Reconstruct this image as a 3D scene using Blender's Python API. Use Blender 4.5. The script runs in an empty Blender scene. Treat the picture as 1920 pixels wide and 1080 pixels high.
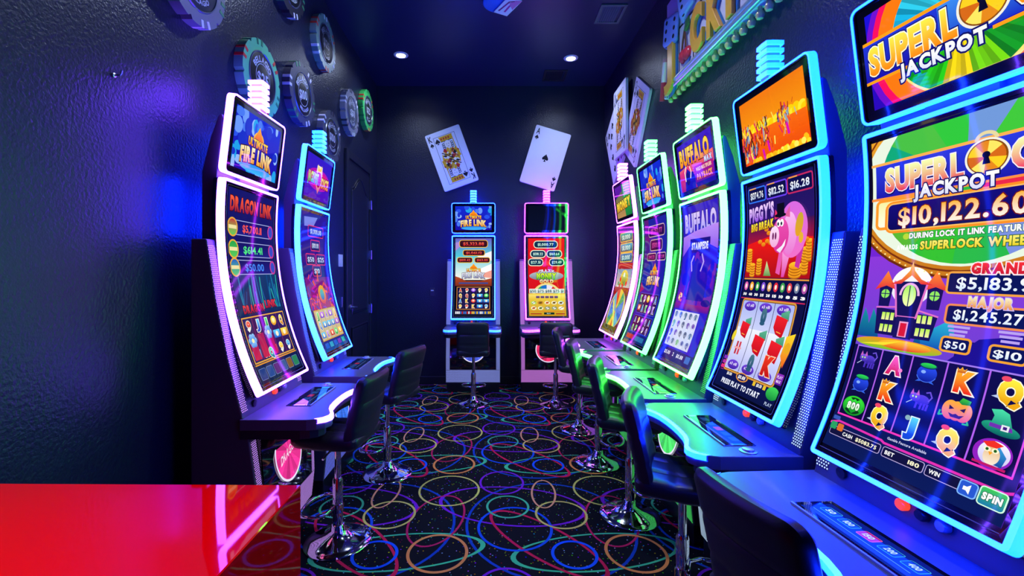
import bpy, bmesh, math, random
from mathutils import Vector, Matrix
from mathutils.geometry import tessellate_polygon
R_ = math.radians
scene = bpy.context.scene
COL = scene.collection

# ------------------------------------------------------------------ camera, world, exposure
cam_data = bpy.data.cameras.new('camera')
cam_data.lens = 16.0
cam_data.sensor_width = 36.0
cam_data.shift_x = 40 / 1920
cam_data.shift_y = -32 / 1920
cam_data.clip_start = 0.02
camera = bpy.data.objects.new('camera', cam_data)
camera.location = (0, 0, 1.59)
camera.rotation_euler = (R_(90), 0, 0)
COL.objects.link(camera)
scene.camera = camera

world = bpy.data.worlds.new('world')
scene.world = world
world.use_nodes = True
world.node_tree.nodes['Background'].inputs[0].default_value = (0.02, 0.035, 0.5, 1)  # blue fill light, added to enter by the open end behind the camera
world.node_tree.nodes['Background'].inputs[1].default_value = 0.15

scene.view_settings.view_transform = 'Standard'
scene.view_settings.look = 'None'
scene.view_settings.gamma = 1
scene.view_settings.use_curve_mapping = False
scene.view_settings.exposure = 0.0
scene.cycles.max_bounces = 6
scene.cycles.diffuse_bounces = 3
scene.cycles.glossy_bounces = 4
scene.cycles.sample_clamp_indirect = 4.0
scene.cycles.caustics_reflective = False
scene.cycles.caustics_refractive = False

HW, DB, HC, DF = 1.60, 6.40, 4.19, -1.6      # half width, back wall, ceiling height, front limit
DOWNLIGHT_POWER = 76.0

# ------------------------------------------------------------------ colour and materials
def lin(c):
    if isinstance(c, str):
        c = c.lstrip('#')
        c = [int(c[i:i + 2], 16) / 255 for i in (0, 2, 4)]
    return tuple(x / 12.92 if x <= 0.04045 else ((x + 0.055) / 1.055) ** 2.4 for x in c[:3])

def mat(name, base=(.5, .5, .5), rough=.5, metal=0.0, emit=None, strength=0.0, coat=0.0, spec=.5, bump=None, sampling=None):
    m = bpy.data.materials.new(name)
    m.use_nodes = True
    nt = m.node_tree
    p = nt.nodes['Principled BSDF']
    p.inputs['Base Color'].default_value = (*base, 1)
    p.inputs['Roughness'].default_value = rough
    p.inputs['Metallic'].default_value = metal
    p.inputs['Specular IOR Level'].default_value = spec
    p.inputs['Coat Weight'].default_value = coat
    p.inputs['Coat Roughness'].default_value = .03
    if emit:
        p.inputs['Emission Color'].default_value = (*emit, 1)
        p.inputs['Emission Strength'].default_value = strength
    if bump:
        scale, amount, dist = bump
        tc = nt.nodes.new('ShaderNodeTexCoord')
        n = nt.nodes.new('ShaderNodeTexNoise')
        n.inputs['Scale'].default_value = scale
        n.inputs['Detail'].default_value = 3
        b = nt.nodes.new('ShaderNodeBump')
        b.inputs['Strength'].default_value = amount
        b.inputs['Distance'].default_value = dist
        nt.links.new(tc.outputs['Object'], n.inputs['Vector'])
        nt.links.new(n.outputs['Fac'], b.inputs['Height'])
        nt.links.new(b.outputs['Normal'], p.inputs['Normal'])
    if sampling:
        m.cycles.emission_sampling = sampling
    return m

def mat_vcol(name, rough, emission=0.0, base_mix=1.0, coat=0.0, spec=.5):
    m = bpy.data.materials.new(name)
    m.use_nodes = True
    nt = m.node_tree
    p = nt.nodes['Principled BSDF']
    a = nt.nodes.new('ShaderNodeAttribute')
    a.attribute_name = 'Col'
    if emission:
        nt.links.new(a.outputs['Color'], p.inputs['Emission Color'])
        p.inputs['Emission Strength'].default_value = emission
        p.inputs['Base Color'].default_value = (.004, .004, .005, 1)
        m.cycles.emission_sampling = 'NONE'
    else:
        nt.links.new(a.outputs['Color'], p.inputs['Base Color'])
    p.inputs['Roughness'].default_value = rough
    p.inputs['Coat Weight'].default_value = coat
    p.inputs['Specular IOR Level'].default_value = spec
    return m

def mat_perforated(name, emit, strength, pitch=.0115, radius=.30, base=(.045, .045, .05)):
    """dark metal sheet punched with a staggered grid of backlit round holes (UV in metres)"""
    m = mat(name, base, .4, .3)
    nt = m.node_tree
    p = nt.nodes['Principled BSDF']
    uv = nt.nodes.new('ShaderNodeUVMap')
    sep = nt.nodes.new('ShaderNodeSeparateXYZ')
    nt.links.new(uv.outputs[0], sep.inputs[0])
    def math_(op, a, b=None):
        n = nt.nodes.new('ShaderNodeMath')
        n.operation = op
        for i, v in enumerate((a, b)):
            if v is None: continue
            if isinstance(v, (int, float)): n.inputs[i].default_value = v
            else: nt.links.new(v, n.inputs[i])
        return n.outputs[0]
    vy = math_('DIVIDE', sep.outputs['Y'], pitch * .87)
    row = math_('FLOOR', vy)
    odd = math_('MULTIPLY', math_('MODULO', row, 2.0), .5)
    vx = math_('ADD', math_('DIVIDE', sep.outputs['X'], pitch), odd)
    fx = math_('SUBTRACT', math_('FRACT', vx), .5)
    fy = math_('SUBTRACT', math_('FRACT', vy), .5)
    d = math_('SQRT', math_('ADD', math_('MULTIPLY', fx, fx), math_('MULTIPLY', fy, fy)))
    hole = math_('LESS_THAN', d, radius)
    p.inputs['Emission Color'].default_value = (*emit, 1)
    nt.links.new(math_('MULTIPLY', hole, strength), p.inputs['Emission Strength'])
    m.cycles.emission_sampling = 'NONE'
    return m

M = {}
M['wall'] = mat('wall_paint', (.0105, .0135, .036), .33, bump=(70, .55, .006), spec=.5)
M['ceiling'] = mat('ceiling_paint', (.010, .012, .060), .38, bump=(60, .15, .003), spec=.45)
M['door'] = mat('door_paint', (.016, .017, .028), .32)
M['cabinet'] = mat('cabinet_metal', (.09, .09, .095), .40, .15)
M['dark'] = mat('dark_plastic', (.012, .012, .014), .30)
M['gloss'] = mat('black_gloss', (.006, .006, .008), .06, coat=1.0)
M['deck'] = mat('deck_laminate', (.115, .12, .13), .34)
M['deck_side'] = mat('deck_side', (.02, .02, .025), .4)
M['vinyl'] = mat('black_vinyl', (.018, .018, .020), .36, bump=(160, .12, .002))
M['chrome'] = mat('chrome', (.82, .82, .84), .07, 1.0)
M['steel'] = mat('satin_steel', (.6, .6, .62), .3, 1.0)
M['silver'] = mat('silver_moulding', (.55, .57, .62), .28, .6)
M['screen'] = mat_vcol('screen_picture', .035, emission=1.05, spec=.10)
M['print'] = mat_vcol('printed_paint', .35)
M['red'] = mat('red_lacquer', (.92, .0, .0), .6, coat=1.0, spec=0.0)
M['red'].node_tree.nodes['Principled BSDF'].inputs['Coat IOR'].default_value = 1.62
M['white'] = mat('white_board', (.72, .73, .76), .3)
M['plate'] = mat('white_plate', (.7, .7, .74), .35)

# ------------------------------------------------------------------ objects
def tag(o, label=None, cat=None, group=None, kind=None):
    if label: o['label'] = label
    if cat: o['category'] = cat
    if group: o['group'] = group
    if kind: o['kind'] = kind
    return o

def empty(name, loc, rz=0.0):
    o = bpy.data.objects.new(name, None)
    o.empty_display_size = .1
    o.location = loc
    o.rotation_euler = (0, 0, rz)
    COL.objects.link(o)
    return o

class MB:
    """collects polygons for one mesh object"""
    def __init__(s): s.v = []; s.f = []; s.uv = {}; s.mi = []; s.cur = 0
    def vert(s, p): s.v.append(tuple(p)); return len(s.v) - 1
    def face(s, idx, uv=None):
        if uv: s.uv[len(s.f)] = uv
        s.f.append(tuple(idx)); s.mi.append(s.cur)
    def quad(s, a, b, c, d, uv=None):
        i = len(s.v); s.v += [tuple(a), tuple(b), tuple(c), tuple(d)]; s.face((i, i + 1, i + 2, i + 3), uv)
    def box(s, x0, x1, y0, y1, z0, z1, T=None):
        p = [(x, y, z) for z in (z0, z1) for y in (y0, y1) for x in (x0, x1)]
        if T: p = [tuple(T @ Vector(q)) for q in p]
        i = len(s.v); s.v += p
        for f in ((0, 2, 3, 1), (4, 5, 7, 6), (0, 1, 5, 4), (2, 6, 7, 3), (0, 4, 6, 2), (1, 3, 7, 5)):
            s.face([i + k for k in f])
        return s
    def prism(s, pts, e0, e1, axis='x', T=None):
        """closed outline pts (2D) pushed from e0 to e1 along an axis"""
        def P(a, b, e): return {'x': (e, a, b), 'y': (a, e, b), 'z': (a, b, e)}[axis]
        n = len(pts); i = len(s.v)
        q = [P(a, b, e0) for a, b in pts] + [P(a, b, e1) for a, b in pts]
        if T: q = [tuple(T @ Vector(k)) for k in q]
        s.v += q
        for k in range(n):
            j = (k + 1) % n
            s.face((i + k, i + j, i + n + j, i + n + k))
        tri = tessellate_polygon([[Vector((a, b, 0)) for a, b in pts]])
        for t in tri:
            s.face([i + k for k in reversed(t)]); s.face([i + n + k for k in t])
        return s
    def lathe(s, prof, n=32, cx=0, cy=0, cz=0, axis='z'):
        i = len(s.v)
        for r, z in prof:
            for k in range(n):
                a = 2 * math.pi * k / n
                x, y = r * math.cos(a), r * math.sin(a)
                p = (x, y, z) if axis == 'z' else (x, -z, y)          # axis 'y': the lathe looks out along -y
                s.v.append((p[0] + cx, p[1] + cy, p[2] + cz))
        for j in range(len(prof) - 1):
            for k in range(n):
                l = (k + 1) % n
                s.face((i + j * n + k, i + j * n + l, i + (j + 1) * n + l, i + (j + 1) * n + k))
        if prof[0][0] > 1e-6: s.face([i + k for k in reversed(range(n))])
        if prof[-1][0] > 1e-6: s.face([i + (len(prof) - 1) * n + k for k in range(n)])
        return s
    def tube(s, path, r, n=10, closed=False):
        path = [Vector(p) for p in path]; m = len(path); i = len(s.v)
        up = None
        for k, p in enumerate(path):
            a = path[(k - 1) % m] if (closed or k > 0) else path[k]
            b = path[(k + 1) % m] if (closed or k < m - 1) else path[k]
            t = (b - a).normalized()
            if up is None:
                up = Vector((0, 0, 1)) if abs(t.z) < .9 else Vector((1, 0, 0))
            u = (up - t * up.dot(t)).normalized(); w = t.cross(u)
            rr = r[k] if isinstance(r, (list, tuple)) else r
            for j in range(n):
                an = 2 * math.pi * j / n
                s.v.append(tuple(p + (u * math.cos(an) + w * math.sin(an)) * rr))
        for k in range(m if closed else m - 1):
            l = (k + 1) % m
            for j in range(n):
                q = (j + 1) % n
                s.face((i + k * n + j, i + k * n + q, i + l * n + q, i + l * n + j))
        if not closed:
            s.face([i + j for j in reversed(range(n))]); s.face([i + (m - 1) * n + j for j in range(n)])
        return s
    def build(s, name, m, parent=None, smooth=False, bevel=0, seg=2):
        me = bpy.data.meshes.new(name)
        me.from_pydata(s.v, [], s.f)
        for mm in (m if isinstance(m, (list, tuple)) else [m]): me.materials.append(mm)
        me.polygons.foreach_set('material_index', s.mi)
        if s.uv:
            lay = me.uv_layers.new(name='UVMap')
            for fi, uvs in s.uv.items():
                for li, c in zip(me.polygons[fi].loop_indices, uvs): lay.data[li].uv = c
        bm = bmesh.new(); bm.from_mesh(me)
        if not s.uv: bmesh.ops.recalc_face_normals(bm, faces=bm.faces)
        bm.to_mesh(me); bm.free()
        if smooth:
            me.polygons.foreach_set('use_smooth', [True] * len(me.polygons))
            try: me.set_sharp_from_angle(angle=R_(40))
            except Exception: pass
        me.update()
        o = bpy.data.objects.new(name, me)
        COL.objects.link(o)
        if parent: o.parent = parent
        if bevel:
            b = o.modifiers.new('bevel', 'BEVEL'); b.width = bevel; b.segments = seg; b.limit_method = 'ANGLE'; b.angle_limit = R_(35)
        return o

def copy_tree(o, parent=None):
    c = o.copy(); COL.objects.link(c)
    if parent: c.parent = parent
    for ch in list(o.children): copy_tree(ch, c)
    return c

# ------------------------------------------------------------------ lettering
GLYPH = {}
def glyph(ch, off):
    k = (ch, off)
    if k not in GLYPH:
        cu = bpy.data.curves.new('lettering', 'FONT')
        cu.body = ch; cu.size = 1.0; cu.offset = off; cu.resolution_u = 3; cu.fill_mode = 'FRONT'
        ob = bpy.data.objects.new('lettering', cu)
        me = bpy.data.meshes.new_from_object(ob)
        vs = [(v.co.x, v.co.y) for v in me.vertices]
        fs = [tuple(p.vertices) for p in me.polygons]
        bpy.data.objects.remove(ob); bpy.data.curves.remove(cu); bpy.data.meshes.remove(me)
        if vs:
            x0 = min(v[0] for v in vs); x1 = max(v[0] for v in vs)
        else: x0, x1 = 0, .25
        GLYPH[k] = (vs, fs, x0, x1)
    return GLYPH[k]

CAP = .73
def layout(s, off, gap=.07, adv=None):
    """glyph triangles of a string, cap height 1, starting at x=0; returns tris, width"""
    x = 0; out = []; adv = off if adv is None else adv
    for ch in s:
        if ch == ' ': x += .34; continue
        _, _, x0, x1 = glyph(ch, adv)
        vs, fs, _, _ = glyph(ch, off)
        for f in fs:
            out.append([((vs[i][0] - x0 + x) / CAP, vs[i][1] / CAP) for i in f])
        x += x1 - x0 + gap
    return out, (x - gap) / CAP

class Art:
    """flat picture: coloured polygons, x right 0..W, y down 0..H"""
    def __init__(s, W=1.0, H=2.17):
        s.W, s.H = W, H; s.faces = []; s.boxes = []; s.clip = True
    def add(s, polys, cfun, level=None):
        ps = []
        for p in polys:
            if s.clip:
                for ax, lo, sg in ((0, 0, 1), (0, s.W, -1), (1, 0, 1), (1, s.H, -1)):
                    q = []
                    for k in range(len(p)):
                        a, b = p[k], p[(k + 1) % len(p)]
                        da, db = (a[ax] - lo) * sg, (b[ax] - lo) * sg
                        if da >= 0: q.append(a)
                        if (da > 0 > db) or (da < 0 < db):
                            t = da / (da - db); q.append((a[0] + (b[0] - a[0]) * t, a[1] + (b[1] - a[1]) * t))
                    p = q
                    if len(p) < 3: break
            if len(p) >= 3: ps.append(p)
        if not ps: return
        x0 = min(v[0] for p in ps for v in p); x1 = max(v[0] for p in ps for v in p)
        y0 = min(v[1] for p in ps for v in p); y1 = max(v[1] for p in ps for v in p)
        if level is None:
            level = 0
            for bx in s.boxes:
                if bx[0] < x1 and bx[1] > x0 and bx[2] < y1 and bx[3] > y0: level = max(level, bx[4] + 1)
            s.boxes.append((x0, x1, y0, y1, level))
        for p in ps: s.faces.append((p, [cfun(v) for v in p], level))
    def grad(s, c, c2, y0, y1):
        a = lin(c)
        if c2 is None: return lambda v: a
        b = lin(c2)
        def f(v):
            t = min(1, max(0, (v[1] - y0) / (y1 - y0 + 1e-9)))
            return tuple(a[i] + (b[i] - a[i]) * t for i in range(3))
        return f
    def rect(s, x0, y0, x1, y1, c, c2=None, level=None):
        s.add([[(x0, y0), (x1, y0), (x1, y1), (x0, y1)]], s.grad(c, c2, y0, y1), level)
    def poly(s, pts, c, c2=None, level=None):
        tr = tessellate_polygon([[Vector((x, y, 0)) for x, y in pts]])
        ys = [p[1] for p in pts]
        s.add([[pts[i] for i in t] for t in tr], s.grad(c, c2, min(ys), max(ys)), level)
    def ell(s, cx, cy, rx, ry, c, c2=None, a0=0, a1=360, n=None, rot=0, level=None):
        n = n or max(8, int(40 * (a1 - a0) / 360))
        cr, sr = math.cos(R_(rot)), math.sin(R_(rot))
        def P(a):
            x, y = rx * math.cos(a), ry * math.sin(a)
            return (cx + x * cr - y * sr, cy + x * sr + y * cr)
        pts = [P(R_(a0 + (a1 - a0) * k / n)) for k in range(n + 1)]
        s.add([[(cx, cy), pts[k], pts[k + 1]] for k in range(n)], s.grad(c, c2, cy - ry, cy + ry), level)
    def ring(s, cx, cy, rx, ry, w, c, a0=0, a1=360, rot=0, n=None, level=None, wend=None):
        n = n or max(10, int(56 * (a1 - a0) / 360))
        cr, sr = math.cos(R_(rot)), math.sin(R_(rot))
        def P(a, o):
            ww = w
            if wend: ww = w + (wend - w) * abs(math.cos(a)) ** 6
            x, y = (rx + o * ww) * math.cos(a), (ry + o * ww) * math.sin(a)
            return (cx + x * cr - y * sr, cy + x * sr + y * cr)
        A = [R_(a0 + (a1 - a0) * k / n) for k in range(n + 1)]
        s.add([[P(A[k], -.5), P(A[k], .5), P(A[k + 1], .5), P(A[k + 1], -.5)] for k in range(n)], s.grad(c, None, 0, 1), level)
    def rrect(s, x0, y0, x1, y1, r, c, c2=None, out=None, ow=.012, level=None):
        if out: s.rrect(x0 - ow, y0 - ow, x1 + ow, y1 + ow, r + ow, out, level=level)
        pts = []
        for cx, cy, a in ((x1 - r, y0 + r, -90), (x1 - r, y1 - r, 0), (x0 + r, y1 - r, 90), (x0 + r, y0 + r, 180)):
            for k in range(5):
                an = R_(a + 22.5 * k); pts.append((cx + r * math.cos(an), cy + r * math.sin(an)))
        m = ((x0 + x1) / 2, (y0 + y1) / 2)
        s.add([[m, pts[k], pts[(k + 1) % 20]] for k in range(20)], s.grad(c, c2, y0, y1), level)
    def line(s, pts, w, c, level=None, closed=False):
        if closed: pts = list(pts) + [pts[0]]
        ps = []
        for (ax, ay), (bx, by) in zip(pts, pts[1:]):
            dx, dy = bx - ax, by - ay; L = math.hypot(dx, dy) or 1e-9
            nx, ny = -dy / L * w / 2, dx / L * w / 2; ex, ey = dx / L * w * .3, dy / L * w * .3
            ps.append([(ax - ex + nx, ay - ey + ny), (bx + ex + nx, by + ey + ny), (bx + ex - nx, by + ey - ny), (ax - ex - nx, ay - ey - ny)])
        s.add(ps, s.grad(c, None, 0, 1), level)
    def text(s, t, x, y, h, c, c2=None, w=None, out=None, ow=.06, slant=0, rise=0, bold=.028, align='c', arc=0, gap=.07, out2=None, drop=None):
        """text centred on (x,y): h cap height, w fitted width, rise: slope, out: outline colour"""
        tr, tw = layout(t, bold, gap)
        sx = (w / tw) if w else h
        x0 = {'c': x - tw * sx / 2, 'l': x, 'r': x - tw * sx}[align]
        def P(p, dx=0, dy=0):
            px = x0 + p[0] * sx + (p[1] - .5) * h * slant + dx
            u = (px - x) / max(1e-6, tw * sx / 2)
            return (px, y + h / 2 - p[1] * h - rise * (px - x) + arc * u * u + dy)
        if drop:
            to, _ = layout(t, bold + ow, gap, bold)
            s.add([[P(p, .25 * h * ow * 3, h * ow * 2.2) for p in f] for f in to], s.grad(drop, None, 0, 1))
        if out2:
            to, _ = layout(t, bold + ow * 1.9, gap, bold)
            s.add([[P(p) for p in f] for f in to], s.grad(out2, None, 0, 1))
        if out:
            to, _ = layout(t, bold + ow, gap, bold)
            s.add([[P(p) for p in f] for f in to], s.grad(out, None, 0, 1))
        s.add([[P(p) for p in f] for f in tr], s.grad(c, c2, y - h / 2, y + h / 2))
    def spade(s, x, y, h, c, rot=0):
        cr, sr = math.cos(R_(rot)), math.sin(R_(rot))
        pts = []
        L = [(0, -.5), (.1, -.34), (.26, -.16), (.38, .02), (.4, .16), (.32, .27), (.2, .29), (.09, .22), (.05, .2), (.08, .36), (.18, .5)]
        for px, py in L + [(-a, b) for a, b in reversed(L)][:-1]:
            pts.append((x + (px * cr - py * sr) * h, y + (px * sr + py * cr) * h))
        s.poly(pts, c)
    def emit_to(s, mb, colors, mp, step, bands=None):
        """bands: y positions at which long faces are cut so that they follow a curved glass"""
        nrm = []
        for p, cs, lv in s.faces:
            pieces = [(p, cs)]
            if bands:
                y0 = min(v[1] for v in p); y1 = max(v[1] for v in p)
                if y1 - y0 > bands * .5:
                    k0 = int(y0 / bands); k1 = int(math.ceil(y1 / bands)); pieces = []
                    for k in range(k0, k1):
                        q, qc = p, cs
                        for lim, sg in ((k * bands, 1), ((k + 1) * bands, -1)):
                            a2, c2 = [], []
                            for i in range(len(q)):
                                a, b = q[i], q[(i + 1) % len(q)]; ca, cb = qc[i], qc[(i + 1) % len(q)]
                                da, db = (a[1] - lim) * sg, (b[1] - lim) * sg
                                if da >= 0: a2.append(a); c2.append(ca)
                                if (da > 0 > db) or (da < 0 < db):
                                    t = da / (da - db)
                                    a2.append((a[0] + (b[0] - a[0]) * t, lim)); c2.append(tuple(ca[j] + (cb[j] - ca[j]) * t for j in range(3)))
                            q, qc = a2, c2
                            if len(q) < 3: break
                        if len(q) >= 3: pieces.append((q, qc))
            for q, qc in pieces:
                idx = []
                for v, c in zip(q, qc):
                    pos, n = mp(v[0], v[1], lv * step)
                    idx.append(mb.vert(pos)); colors.append(c); nrm.append(n)
                a, b, c3 = (Vector(mb.v[i]) for i in idx[:3])
                if (b - a).cross(c3 - a).dot(Vector(nrm[-1])) < 0: idx.reverse()
                mb.face(idx)
        return nrm
    def build(s, name, m, parent, mp, step=.00025, bands=None):
        mb = MB(); colors = []
        nrm = s.emit_to(mb, colors, mp, step, bands)
        me = bpy.data.meshes.new(name)
        me.from_pydata(mb.v, [], mb.f)
        me.materials.append(m)
        at = me.color_attributes.new('Col', 'FLOAT_COLOR', 'POINT')
        flat = []
        for c in colors: flat += [c[0], c[1], c[2], 1.0]
        at.data.foreach_set('color', flat)
        me.polygons.foreach_set('use_smooth', [True] * len(me.polygons))
        try: me.normals_split_custom_set_from_vertices([tuple(n) for n in nrm])
        except Exception as e: print('normals', e)
        me.update()
        o = bpy.data.objects.new(name, me); COL.objects.link(o)
        if parent: o.parent = parent
        return o

# ------------------------------------------------------------------ the room
def struct(o): o['kind'] = 'structure'; return o
T = .12
struct(MB().box(-HW - T, -HW, DF, DB + T, 0, HC).build('wall_left', M['wall']))
struct(MB().box(HW, HW + T, DF, DB + T, 0, HC).build('wall_right', M['wall']))
struct(MB().box(-HW, HW, DB, DB + T, 0, HC).build('wall_back', M['wall']))
struct(MB().box(-HW - T, HW + T, DF, DB + T, HC, HC + T).build('ceiling', M['ceiling']))

# carpet: black pile with coloured flecks, woven with rings that repeat every 1.12 x 1.17 m
def mat_carpet():
    m = mat('carpet_pile', (.008, .008, .011), .95, spec=.1)
    nt = m.node_tree; p = nt.nodes['Principled BSDF']
    tc = nt.nodes.new('ShaderNodeTexCoord')
    vo = nt.nodes.new('ShaderNodeTexVoronoi'); vo.inputs['Scale'].default_value = 42
    nt.links.new(tc.outputs['Object'], vo.inputs['Vector'])
    lt = nt.nodes.new('ShaderNodeMath'); lt.operation = 'LESS_THAN'; lt.inputs[1].default_value = .165
    nt.links.new(vo.outputs['Distance'], lt.inputs[0])
    hs = nt.nodes.new('ShaderNodeHueSaturation'); hs.inputs['Saturation'].default_value = 1.25; hs.inputs['Value'].default_value = .75
    nt.links.new(vo.outputs['Color'], hs.inputs['Color'])
    mx = nt.nodes.new('ShaderNodeMix'); mx.data_type = 'RGBA'
    mx.inputs['A'].default_value = (.008, .008, .012, 1)
    nt.links.new(lt.outputs[0], mx.inputs['Factor']); nt.links.new(hs.outputs['Color'], mx.inputs['B'])
    nt.links.new(mx.outputs['Result'], p.inputs['Base Color'])
    return m

def carpet():
    A = Art(2 * HW, DB - DF)                    # x: from the left wall, y: from the back wall towards the camera
    P, B, G, Rd, O, Y, Pk = '#8a24c8', '#1c55d8', '#4fd08c', '#e8204f', '#ff9650', '#ead46a', '#ffa878'
    rings = [  # X, d, rx, ry, angle, width, colour
        (.37, 2.86, .52, .54, 0, .017, '#1746b4', None), (-.52, 2.58, .48, .165, 8, .013, G, .03),
        (.14, 3.09, .49, .25, -9, .015, P, .026), (.31, 2.68, .43, .15, -48, .018, Rd, .026),
        (-.345, 2.92, .165, .30, -11, .014, '#d8245c', None), (.15, 2.82, .225, .235, 0, .017, B, None),
        (.083, 3.42, .16, .18, 0, .016, P, None), (.115, 3.07, .138, .14, 0, .015, '#54c88e', None),
        (-.30, 3.30, .214, .222, 0, .015, Y, None), (.46, 2.97, .163, .165, 0, .015, Y, None),
        (.377, 3.25, .083, .20, -5, .014, Pk, None), (-.65, 2.55, .122, .122, 0, .018, '#1c5cf0', None),
        (-.30, 2.566, .165, .17, 0, .018, O, None)]
    PX, PD = 1.12, 1.17
    for k, (X, d, rx, ry, ang, w, c, we) in enumerate(rings):
        for i in range(-3, 4):
            for j in range(-5, 5):
                x = X + i * PX + HW; y = DB - (d + j * PD)
                if -.6 < x < 2 * HW + .6 and -.6 < y < A.H + .6:
                    A.ring(x, y, rx, ry, w, c, rot=-ang, n=48, level=k + 1, wend=we)
    mb = MB(); cols = []
    A.emit_to(mb, cols, lambda x, y, t: ((x - HW, DB - y, .0004 + t), (0, 0, 1)), .00018)
    mb.mi = [1] * len(mb.f); mb.cur = 0
    n0 = len(mb.v); mb.box(-HW - T, HW + T, DF, DB + T, -.1, 0)
    me = bpy.data.meshes.new('floor'); me.from_pydata(mb.v, [], mb.f)
    me.materials.append(mat_carpet()); me.materials.append(mat_vcol('carpet_rings', .9, spec=.1))
    me.polygons.foreach_set('material_index', mb.mi)
    at = me.color_attributes.new('Col', 'FLOAT_COLOR', 'POINT')
    cols += [(.01, .01, .01)] * (len(mb.v) - n0)
    at.data.foreach_set('color', [q for c in cols for q in (*c, 1.0)])
    me.update()
    o = bpy.data.objects.new('floor', me); COL.objects.link(o); struct(o)
carpet()

# skirting
struct(MB().box(-HW, HW, DB - .016, DB, 0, .11).build('baseboard_back', M['door'], bevel=.004))
struct(MB().box(-HW, -HW + .016, DF, 4.95, 0, .11).build('baseboard_left', M['door'], bevel=.004))
struct(MB().box(HW - .016, HW, DF, DB - .016, 0, .11).build('baseboard_right', M['door'], bevel=.004))

# door in the left wall; local x runs along the wall away from the camera, -y into the room
def wall_left_root(name, d, z=0): return empty(name, (-HW, d, z), R_(90))
def wall_right_root(name, d, z=0): return empty(name, (HW, d, z), R_(-90))

door = struct(wall_left_root('door_1', 5.51))
MB().box(-.53, -.44, -.03, 0, 0, 2.94).box(.44, .53, -.03, 0, 0, 2.94).box(-.44, .44, -.03, 0, 2.85, 2.94).build('door_casing', M['door'], door, bevel=.006)
MB().box(-.435, .435, -.014, 0, .01, 2.845).build('door_leaf', M['door'], door)
def arch_panel(x0, x1, z0, z1, arch):
    pts = [(x0, z0), (x1, z0), (x1, z1)]
    if arch:
        for k in range(1, 12):
            t = k / 12; pts.append((x1 + (x0 - x1) * t, z1 + arch * math.sin(math.pi * t) ** 2))
    pts.append((x0, z1)); return pts
for (z0, z1, ar) in ((1.12, 2.52, .16), (.22, .92, 0)):
    o = arch_panel(-.30, .30, z0, z1, ar)
    mb = MB().prism(o, -.024, -.013, 'y'); mb.build('raised_panel', M['door'], door, bevel=.008)
    MB().tube([(a, -.016, b) for a, b in arch_panel(-.325, .325, z0 - .025, z1 + .02, ar)], .010, 8, True).build('panel_moulding', M['door'], door, True)
lev = MB().lathe([(.0, 0), (.032, 0), (.032, .01), (.012, .014), (.012, .05), (0, .05)], 20, -.37, -.014, 1.18, 'y')
lev.tube([(-.37, -.055, 1.18), (-.33, -.058, 1.18), (-.25, -.058, 1.172)], [.011, .010, .007])
tag(lev.build('door_handle', M['steel'], door, True), 'satin steel lever handle')
for z in (.33, 1.10, 1.80, 2.45):
    MB().box(.432, .452, -.040, -.01, z - .055, z + .055).lathe([(.009, -.06), (.009, .06)], 10, .442, -.038, z).build('hinge', M['steel'], door)

sp = tag(wall_left_root('switch_plate', 4.84, 1.70), 'white double light switch plate on the left wall beside the door', 'light switch')
MB().box(-.065, .065, -.008, 0, -.065, .065).build('plate', M['plate'], sp, bevel=.003)
for sx in (-.03, .03): MB().box(sx - .016, sx + .016, -.013, -.006, -.034, .034).build('rocker', M['white'], sp, bevel=.002)
tag(MB().box(-HW, -HW + .012, 4.865, 4.89, 1.20, 1.31).build('latch_plate', M['steel'], bevel=.003), 'small narrow steel plate on the left wall below the light switch', 'wall plate')
hk = MB().lathe([(0, 0), (.010, .0), (.010, .006), (.004, .008), (.004, .03), (0, .03)], 12, 0, 0, 0, 'y')
hk.tube([(0, -.028, 0), (0, -.034, .008), (0, -.036, .02)], .004, 8)
h = hk.build('wall_hook', M['steel'], None, True); h.location = (-HW, 1.93, 2.42); h.rotation_euler = (0, 0, R_(90))
tag(h, 'tiny bare hook sticking out of the empty left wall', 'hook')
ou = tag(empty('wall_outlet', (-.82, DB, 1.29)), 'small dark outlet plate on the back wall left of the machines', 'outlet')
MB().box(-.035, .035, -.008, 0, -.06, .06).build('plate', M['dark'], ou, bevel=.003)
MB().box(-.02, .02, -.012, -.006, .018, .034).build('socket', M['plate'], ou)

# ------------------------------------------------------------------ ceiling
def downlight(x, d, label, power=1.0, size=145, tilt=0):
    r = tag(empty('downlight', (x, d, HC)), label, 'ceiling light', 'recessed ceiling downlights')
    MB().lathe([(.052, -.002), (.058, -.010), (.082, -.008), (.088, 0), (.052, 0)], 32).build('trim_ring', M['white'], r, True)
    m = M.setdefault('lens', mat('lamp_lens', (1, 1, 1), .3, emit=(.86, .92, 1), strength=30, sampling='NONE'))
    MB().lathe([(0, -.006), (.030, -.006), (.050, -.003), (.052, 0)], 28).build('lens', m, r, True)
    ld = bpy.data.lights.new('downlight_beam', 'SPOT')
    ld.energy = DOWNLIGHT_POWER * power; ld.color = (.58, .69, 1.0); ld.spot_size = R_(size); ld.spot_blend = 1.0; ld.shadow_soft_size = .05
    lo = bpy.data.objects.new('beam', ld); lo.location = (0, 0, -.03); lo.rotation_euler = (0, R_(tilt), 0); lo.parent = r; COL.objects.link(lo)
    return r
downlight(-1.08, 5.48, 'glowing round downlight in the ceiling above the left back corner')
downlight(.98, 5.56, 'glowing round downlight in the ceiling above the right back corner')
downlight(-.85, 3.70, 'round downlight in the ceiling above the poker chips on the left wall', 1.35)
downlight(.60, 3.05, 'round downlight in the ceiling above the marquee sign on the right wall', 1.5)
downlight(-.30, .45, 'round downlight in the ceiling above the red counter', 7.0, 34, 11)

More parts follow.
